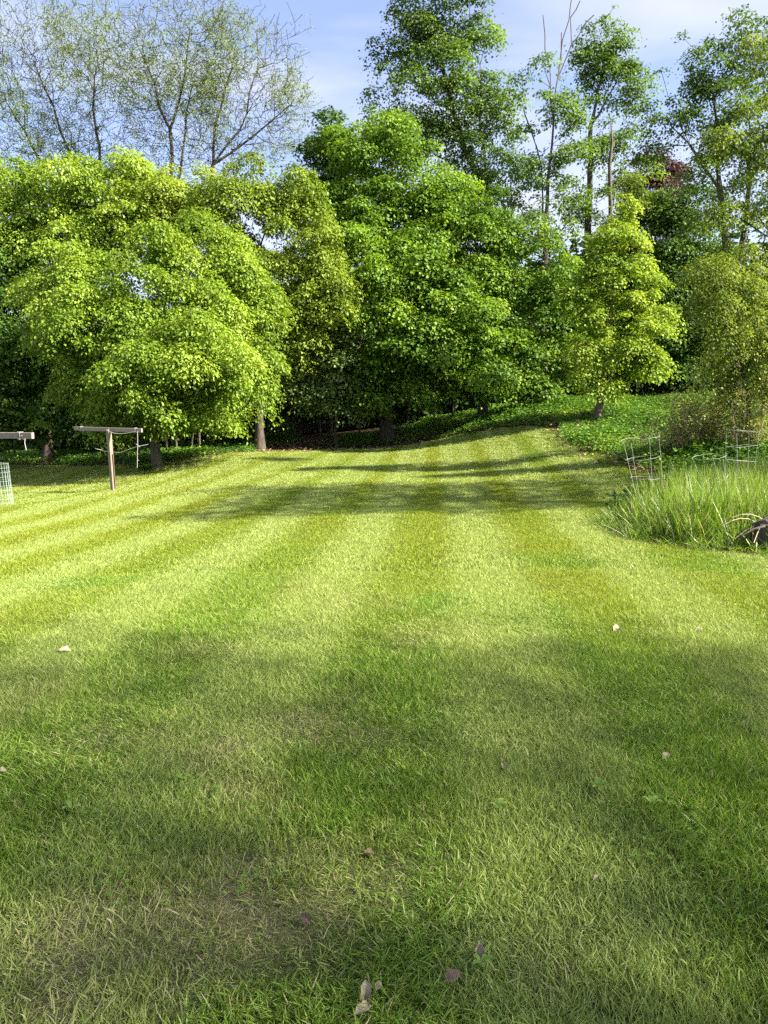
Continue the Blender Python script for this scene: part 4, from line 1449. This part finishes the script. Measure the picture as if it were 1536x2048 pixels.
def clothesline_post(label, top_px, base_px, bar_a, bar_b, Y, YA, YB, bar_h, post_w, ropes):
    b = at(base_px[0], base_px[1], Y)
    b[2] = gz(b[0], b[1])
    root = empty('clothesline_post', tuple(b))
    t = at(top_px[0], top_px[1], Y) - b
    yaw = math.atan2(*(at(*bar_b, YB) - at(*bar_a, YA))[1::-1])
    # post: a leaning squared timber
    axis = Vector(t).normalized()
    rot = axis.to_track_quat('Z', 'Y').to_matrix()
    Ln = float(np.linalg.norm(t)) + 0.2
    mb = MB()
    mb.box(tuple(Vector(t) * 0.5 - axis * 0.1), (post_w, post_w, Ln), rot @ Matrix.Rotation(yaw, 3, 'Z'), 0.008)
    post = mb.build('post', WOOD, root)
    mb = MB()
    mb.box(tuple(Vector(t) * 0.32 + Vector((post_w * 0.52, -0.02, 0))), (0.012, post_w * 0.7, Ln * 0.5), rot @ Matrix.Rotation(yaw, 3, 'Z'), 0.003)
    w = mb.build('weathered_strip', WOOD_RED, post)
    A, B = Vector(at(*bar_a, YA) - b), Vector(at(*bar_b, YB) - b)
    d = (B - A)
    q = d.to_track_quat('X', 'Z').to_matrix()
    mb = MB()
    mid = (A + B) / 2
    side = Vector((math.sin(yaw), -math.cos(yaw), 0))
    mb.box(tuple(mid), (d.length, post_w * 0.5, bar_h), q, 0.006)
    bar = mb.build('crossbar', WOOD_H, root)
    for f in (0.06, 0.5, 0.93):
        e = MB()
        p = A + d * f
        e.tube([p + side * (post_w * 0.25), p + side * (post_w * 0.25 + 0.035)], 0.012, 6)
        e.build('bolt', RUST, bar)
    for f in (0.10, 0.90):
        e = MB()
        p = A + d * f
        h = bar_h / 2 + 0.008
        w_ = post_w * 0.25 + 0.008
        loop = [p + side * sx * w_ + Vector((0, 0, sz * h)) for sx, sz in ((1, 1), (1, -1), (-1, -1), (-1, 1))]
        for off in (0.0, 0.022, 0.044):
            e.tube([q_ + d.normalized() * off for q_ in loop], 0.009, 5, closed=True)
        e.build('rope_wrap', ROPE, bar)
    for pts in ropes:
        e = MB()
        e.tube([Vector(at(px, py, yy) - b) for px, py, yy in pts], 0.008, 5)
        e.build('rope', ROPE, root)
    tag(root, label, 'clothesline post', 'wooden clothesline posts')
    return root


def curve_px(a, b, c, n=9):
    return [tuple((1 - t) ** 2 * np.array(a) + 2 * t * (1 - t) * np.array(b) + t * t * np.array(c)) for t in np.linspace(0, 1, n)]


clothesline_post('weathered wooden clothesline post with a full crossbar and dangling rope', (217, 858), (227, 987), (149, 857), (284, 861), 20.5, 21.2, 19.9, 0.105, 0.105,
                 [curve_px((213, 860, 20.3), (232, 873, 20.2), (270, 863, 19.9)), [(275, 862, 19.9), (275.5, 890, 19.9), (275, 905, 19.9), (274.5, 936, 19.9)],
                  [(272, 888, 19.9), (276, 891, 19.9), (279, 894, 19.9)], [(190, 897, 20.4), (214, 903, 20.4), (240, 905, 20.2), (275, 893, 19.9), (296, 889, 19.9)]])
clothesline_post('weathered clothesline post cut by the left edge, only its crossbar end showing', (-75, 866), (-66, 1040), (-190, 869), (66, 871.5), 15.0, 15.6, 14.6, 0.12, 0.14,
                 [[(50, 877, 14.6), (49.5, 886, 14.6), (51, 893, 14.6), (52.5, 900, 14.6)]])


# ---- wire cage round a stake at the left edge
def ring_pts(r, z, n=28, square=False, jx=0, jy=0):
    if square:
        return [(-r + jx, -r + jy, z), (r + jx, -r + jy, z), (r + jx, r + jy, z), (-r + jx, r + jy, z)]
    return [(r * math.cos(2 * math.pi * k / n) + jx, r * math.sin(2 * math.pi * k / n) + jy, z) for k in range(n)]


def wire_guard():
    b = at(-14, 1016, 17.2)
    b[2] = gz(b[0], b[1])
    root = empty('wire_guard', tuple(b))
    rad, h = 0.43, 0.98
    e = MB()
    e.tube([(0, 0, 0), (0, 0, h)], 0.0030, 4)
    up = e.mesh('upright_wire')
    up.materials.append(WIRE_G)
    for k in range(32):
        a = 2 * math.pi * k / 32
        o = bpy.data.objects.new('upright_wire', up)
        COL.objects.link(o)
        o.parent = root
        o.location = (rad * math.cos(a), rad * math.sin(a), 0)
        o.rotation_euler = (0, -0.06 * math.cos(a) * 0.5 - 0.05, 0)
    e = MB()
    e.tube(ring_pts(rad, 0), 0.0030, 4, closed=True)
    rg = e.mesh('ring_wire')
    rg.materials.append(WIRE_G)
    for k in range(11):
        z = h * k / 10
        o = bpy.data.objects.new('ring_wire', rg)
        COL.objects.link(o)
        o.parent = root
        o.location = (-0.05 * z, 0, z)
        o.scale = (1 - 0.03 * z, 1 - 0.03 * z, 1)
    tag(root, 'pale green welded wire plant guard cut by the left edge', 'wire guard')
    s_ = MB()
    s_.box((0, 0, 0.3), (0.045, 0.03, 0.72), Matrix.Rotation(-0.22, 3, 'Y'), 0.003)
    p = at(2, 1018, 16.6)
    st = s_.build('stake', WOOD_RED)
    st.location = (p[0] - 0.1, p[1], gz(p[0], p[1]))
    tag(st, 'reddish leaning wooden stake in front of the wire guard', 'stake')


wire_guard()


# ---- wire plant supports in the tall grass
def plant_support(label, px, py, Y, h, r_top, r_bot, rings, legs, tilt, square=False, seed=0, thick=0.0018):
    b = at(px, py, Y)
    b[2] = gz(b[0], b[1])
    root = empty('plant_support', tuple(b))
    r = np.random.default_rng(seed)
    T = Matrix.Rotation(tilt[0], 3, 'X') @ Matrix.Rotation(tilt[1], 3, 'Y')
    for k in range(rings):
        z = h * (1.0 - 0.72 * k / max(1, rings - 1))
        rr = r_bot + (r_top - r_bot) * z / h
        e = MB()
        pts = ring_pts(rr, z, 22, square)
        sag = r.uniform(-0.05, 0.05)
        e.tube([T @ Vector((p[0] * (1 + 0.03 * r.normal()), p[1], p[2] + sag * p[0] / max(rr, .01) + 0.003 * r.normal())) for p in pts], thick, 4, closed=True)
        e.build('hoop', WIRE, root)
    for k in range(legs):
        a = 2 * math.pi * (k + 0.5) / legs
        f = math.sqrt(2) if square else 1.0
        e = MB()
        bow = r.normal(0, 0.02)
        e.tube([T @ Vector(((r_bot + (r_top - r_bot) * t) * f * math.cos(a) + bow * math.sin(3 * t), (r_bot + (r_top - r_bot) * t) * f * math.sin(a), h * t * 1.02 - 0.05)) for t in np.linspace(0, 1, 6)], thick, 4)
        e.build('leg', WIRE, root)
    tag(root, label, 'plant support', 'wire plant supports in the tall grass')


plant_support('round wire plant support nearest the lawn, leaning left in the tall grass', 1298, 1062, 11.2, 1.22, 0.27, 0.12, 4, 4, (0.03, -0.16), seed=1)
plant_support('square wire plant support standing upright at the right of the tall grass', 1478, 1055, 11.6, 1.24, 0.17, 0.15, 5, 4, (0.0, -0.02), True, seed=2)
plant_support('wire plant support tilted left between the round and square ones', 1452, 1062, 11.0, 0.98, 0.22, 0.10, 3, 3, (0.08, -0.34), seed=3)
plant_support('wire plant support with a wide hoop cut by the right edge', 1560, 1062, 11.0, 0.80, 0.24, 0.12, 3, 3, (0.05, 0.1), seed=4)


# ---- log and stick at the right edge
def log_thing():
    b = at(1552, 1092, 8.9)
    b[2] = gz(b[0], b[1])
    r = np.random.default_rng(8)
    mb = MB()
    n = 18
    secs = [(-0.42, 0.10), (-0.40, 0.16), (-0.2, 0.19), (0.1, 0.20), (0.5, 0.19), (0.9, 0.17), (0.92, 0.1)]
    vs, fs = [], []
    for i, (x, rad) in enumerate(secs):
        for k in range(n):
            a = 2 * math.pi * k / n
            rr = rad * (1 + 0.08 * math.sin(3 * a + i) + 0.05 * r.normal())
            vs.append((x + 0.02 * r.normal(), rr * math.cos(a), 0.19 + rr * math.sin(a)))
    for i in range(len(secs) - 1):
        for k in range(n):
            l = (k + 1) % n
            fs.append((i * n + k, i * n + l, (i + 1) * n + l, (i + 1) * n + k))
    fs.append(tuple(range(n)))
    fs.append(tuple((len(secs) - 1) * n + k for k in range(n - 1, -1, -1)))
    mb.add(vs, fs)
    o = mb.build('log', BARK_DARK)
    o.location = (b[0] + 0.12, b[1] + 0.1, b[2])
    o.rotation_euler = (0, 0, 0.5)
    tag(o, 'dark weathered log lying in the tall grass at right edge', 'log')
    st = MB()
    st.tube([at(1472, 1078, 8.6) - b, at(1490, 1068, 8.6) - b, at(1507, 1058, 8.65) - b, at(1530, 1052, 8.7) - b], [0.006, 0.010, 0.012, 0.014], 6)
    s_ = st.build('stick', BARK_DARK, None, True)
    s_.location = tuple(b)
    tag(s_, 'dark thin stick poking out of the tall grass beside the log', 'stick')
    # dead pale stalks flopped over the log
    d = MB()
    rr = np.random.default_rng(9)
    for k in range(16):
        x0 = 0.05 + rr.uniform(-0.35, 0.35)
        p0 = np.array([x0, rr.uniform(-0.15, 0.1), 0.30])
        p2 = p0 + np.array([rr.normal(0, 0.25), rr.uniform(-0.3, 0.05), rr.uniform(-0.25, 0.10)])
        p1 = (p0 + p2) / 2 + np.array([0, -0.05, 0.14])
        d.tube([(1 - t) ** 2 * p0 + 2 * t * (1 - t) * p1 + t * t * p2 for t in np.linspace(0, 1, 5)], 0.0045, 4)
    so = d.build('dead_stalks', plain_mat('dead_stalk', (0.36, 0.28, 0.17), (0.60, 0.50, 0.34), 0.9, 30), None)
    so.location = tuple(b)
    tag(so, 'pale dead stalks flopped over the dark log', 'dead stalks', kind='stuff')


log_thing()


# ---- fern at the foot of the front left tree
def fern(label, px, py, Y, size, seed):
    b = at(px, py, Y)
    b[2] = gz(b[0], b[1])
    root = empty('fern', tuple(b))
    r = np.random.default_rng(seed)
    for k in range(11):
        a = 2 * math.pi * k / 11 + r.normal(0, 0.15)
        Lg = size * r.uniform(0.75, 1.1)
        P, N, D, S_ = [], [], [], []
        for t in np.linspace(0.12, 1, 15):
            q = np.array([math.cos(a) * Lg * t * 0.85, math.sin(a) * Lg * t * 0.85, Lg * (1.25 * t - 0.85 * t * t)])
            tang = np.array([math.cos(a), math.sin(a), 0.3 - t])
            sd = np.array([-math.sin(a), math.cos(a), 0])
            for s2 in (-1, 1):
                P.append(q)
                N.append(np.cross(tang, sd))
                D.append(sd * s2 + tang * 0.35)
                S_.append(Lg * 0.34 * (1 - t) ** 0.7 + 0.02)
        V, T = leaves_arrays(np.array(P), np.array(N), np.array(D), np.array(S_), r, 0.16)
        me = mesh_from('frond', V, T, np.full(len(T), 3), dict(rnd=np.repeat(r.uniform(0.3, 1, len(P)), 4)))
        link('frond', me, LF_MAPLE, root)
    tag(root, label, 'fern')


fern('green fern at the foot of the front left tree trunk', 288, 934, 25.2, 0.62, 3)


# ---- weathered board fence deep in the wood
def fence():
    x0, x1, Y = -6.5, 10.5, 42.3
    root = empty('board_fence', (x0, Y, gz(x0, Y)))
    z0 = root.location.z
    FW = plain_mat('fence_wood', (0.05, 0.045, 0.04), (0.15, 0.14, 0.125), 0.9, 4.0, (12, 12, 1.0), bump=0.4)
    e = MB()
    e.box((0, 0, 0.8), (0.12, 0.022, 1.6), None, 0.004)
    me = e.mesh('board')
    me.materials.append(FW)
    n = int((x1 - x0) / 0.155)
    r = np.random.default_rng(4)
    for k in range(n):
        x = x0 + k * 0.155
        o = bpy.data.objects.new('board', me)
        COL.objects.link(o)
        o.parent = root
        o.location = (x - x0, r.normal(0, 0.004), gz(x, Y) - z0 + 0.03)
        o.rotation_euler = (0, r.normal(0, 0.012), 0)
    for zz in (0.35, 1.3):
        for i in range(8):
            xa, xb = x0 + (x1 - x0) * i / 8, x0 + (x1 - x0) * (i + 1) / 8
            e = MB()
            A = Vector((xa - x0, 0.05, gz(xa, Y) - z0 + zz))
            B = Vector((xb - x0, 0.05, gz(xb, Y) - z0 + zz))
            e.box(tuple((A + B) / 2), ((B - A).length, 0.04, 0.09), (B - A).to_track_quat('X', 'Z').to_matrix())
            e.build('rail', FW, root)
    tag(root, 'grey board fence glimpsed through the dark wood', 'fence')


fence()


# ---- dry leaves and weeds lying in the near lawn
DRYLEAF = plain_mat('curled_dry_leaf', (0.15, 0.12, 0.065), (0.38, 0.34, 0.215), 0.85, 45)
DRYLEAF_D = plain_mat('brown_dry_leaf', (0.09, 0.055, 0.036), (0.22, 0.15, 0.10), 0.85, 45)


def dry_leaf(label, px, py, size, curl, rz, tilt, mat, seed, lift=0.03):
    x, y = flat_at(px, py)
    z = gz(x, y)
    size *= 0.7
    r = np.random.default_rng(seed)
    nu, nv = 9, 7
    vs, fs = [], []
    for i in range(nu):
        u = i / (nu - 1)
        wdt = (math.sin(math.pi * min(1, u * 0.96 + 0.04)) ** 0.7) * 0.40 * (1 + 0.16 * math.sin(u * 13 + seed))
        for j in range(nv):
            v = (j / (nv - 1)) * 2 - 1
            ang = v * curl
            rr = wdt / max(0.2, curl)
            yy = rr * math.sin(ang)
            zz = rr * (1 - math.cos(ang)) + 0.10 * math.sin(u * math.pi) + 0.018 * r.normal()
            vs.append(((u - 0.5) * size, yy * size, zz * size))
    for i in range(nu - 1):
        for j in range(nv - 1):
            a = i * nv + j
            fs.append((a, a + nv, a + nv + 1, a + 1))
    mb = MB()
    mb.add(vs, fs)
    root = empty('dry_leaf', (x, y, z + lift * 0.45), 0)
    root.rotation_euler = (tilt[0], tilt[1], rz)
    mb.build('leaf_blade', mat, root, True)
    s_ = MB()
    s_.tube([(-0.5 * size, 0, 0.02 * size), (-0.75 * size, 0.03 * size, 0.06 * size), (-0.98 * size, 0.10 * size, 0.02 * size)], [0.0016, 0.0013, 0.0011], 5)
    s_.build('leaf_stalk', DRYLEAF_D, root)
    tag(root, label, 'dry leaf', 'dry leaves fallen on the lawn')


_leaves = [('curled pale brown dry leaf standing in grass near the bottom centre', 960, 1915, 0.085, 1.9, 1.4, (0.0, -0.9), DRYLEAF, .05),
           ('brown flat dry leaf just below left of the standing curled leaf', 905, 1962, 0.07, 0.8, 0.3, (0.5, -0.3), DRYLEAF_D, .03),
           ('pinkish small dry leaf at the bottom, left of the curled leaf', 757, 1985, 0.035, 0.7, 0.9, (0.4, -0.6), DRYLEAF, .045),
           ('long narrow grey dry leaf at the very bottom edge', 730, 1998, 0.09, 1.6, 1.5, (0.2, -0.9), DRYLEAF, .04),
           ('crumpled grey dry leaf at bottom edge under the narrow one', 728, 2030, 0.07, 1.3, 0.4, (0.3, -0.2), DRYLEAF, .03),
           ('twisted brown dry leaf at the rim of the bare straw patch', 612, 1850, 0.07, 1.7, -0.8, (0.2, 0.2), DRYLEAF_D, .035),
           ('dark brown dry leaf in shaded grass at lower centre', 738, 1716, 0.06, 1.2, 0.2, (0.2, 0.1), DRYLEAF_D, .035),
           ('folded grey and white dry leaf in the shaded grass right of centre', 1006, 1544, 0.075, 1.6, 1.9, (0.1, -0.7), DRYLEAF, .045),
           ('pale crumpled dry leaf in the grass at right, lower of the pale ones', 1332, 1524, 0.075, 1.3, 0.5, (0.4, -0.2), DRYLEAF, .05),
           ('bright white dry leaf in the light stripe right of centre', 1232, 1262, 0.12, 1.2, 0.9, (0.5, -0.5), DRYLEAF, .05),
           ('small pale dry leaf right of the bright white one', 1398, 1264, 0.08, 1.2, 0.1, (0.5, -0.4), DRYLEAF, .05),
           ('pale grey dry leaf at left where sunlight meets shade', 131, 1306, 0.11, 0.9, 0.4, (0.4, 0.1), DRYLEAF, .05),
           ('light dry leaf on the left edge below the sunlit grass', 4, 1553, 0.06, 1.2, 0.4, (0.4, 0.1), DRYLEAF, .05),
           ('small dark dry leaf in the shaded grass at far right', 1393, 1354, 0.05, 1.4, 0.8, (0.2, 0), DRYLEAF_D, .045),
           ('curled tan dry leaf in the pale stripe at lower right', 1192, 1766, 0.04, 1.6, 0.6, (0.3, -0.3), DRYLEAF, .05)]
for i, (lb, px, py, sz, cu, rz, ti, mt, lf) in enumerate(_leaves):
    dry_leaf(lb, px, py, sz, cu, rz, ti, mt, 20 + i, lf)

WEED = leaf_mat('weed_leaf', (0.10, 0.19, 0.03), (0.17, 0.28, 0.045), (0.25, 0.37, 0.08), 0.4)


def weed(label, px, py, size, n, seed):
    x, y = flat_at(px, py)
    root = empty('broadleaf_weed', (x, y, gz(x, y)))
    r = np.random.default_rng(seed)
    for k in range(n):
        a = 2 * math.pi * k / n + r.normal(0, 0.3)
        Lg = size * r.uniform(0.7, 1.15)
        vs, fs = [], []
        for i, t in enumerate(np.linspace(0, 1, 6)):
            w = 0.22 * Lg * math.sin(math.pi * min(1, 0.08 + t * 0.92)) ** 0.8 * (0.5 + 0.7 * t)
            c = np.array([math.cos(a) * Lg * t * 0.8, math.sin(a) * Lg * t * 0.8, 0.03 + Lg * (0.9 * t - 0.6 * t * t)])
            sd = np.array([-math.sin(a), math.cos(a), 0])
            vs += [c - sd * w + np.array([0, 0, w * .3]), c, c + sd * w + np.array([0, 0, w * .3])]
        for i in range(5):
            for j in range(2):
                q = i * 3 + j
                fs.append((q, q + 3, q + 4, q + 1))
        me = mesh_from('leaf', np.array(vs), np.array(fs), np.full(len(fs), 4), dict(rnd=np.full(len(vs), r.uniform(0.2, 1))), smooth=True)
        link('leaf', me, WEED, root)
    tag(root, label, 'weed', 'broad-leaved weeds in the lawn')


weed('small broad-leaved weed right beside the standing curled dry leaf', 962, 1945, 0.042, 5, 1)
weed('light green broad-leaved weed in the grass at lower centre right', 995, 1628, 0.06, 4, 2)
weed('pale broad-leaved weed in the grass near the right, mid foreground', 1302, 1622, 0.065, 4, 3)
weed('two-leaved bright weed in shaded grass at the left foreground', 143, 1635, 0.06, 3, 4)
weed('small bright weed in the shaded grass left of centre', 362, 1573, 0.05, 4, 5)
weed('grey-green tall-leaved weed in the pale stripe right of centre', 1195, 1590, 0.07, 5, 6)
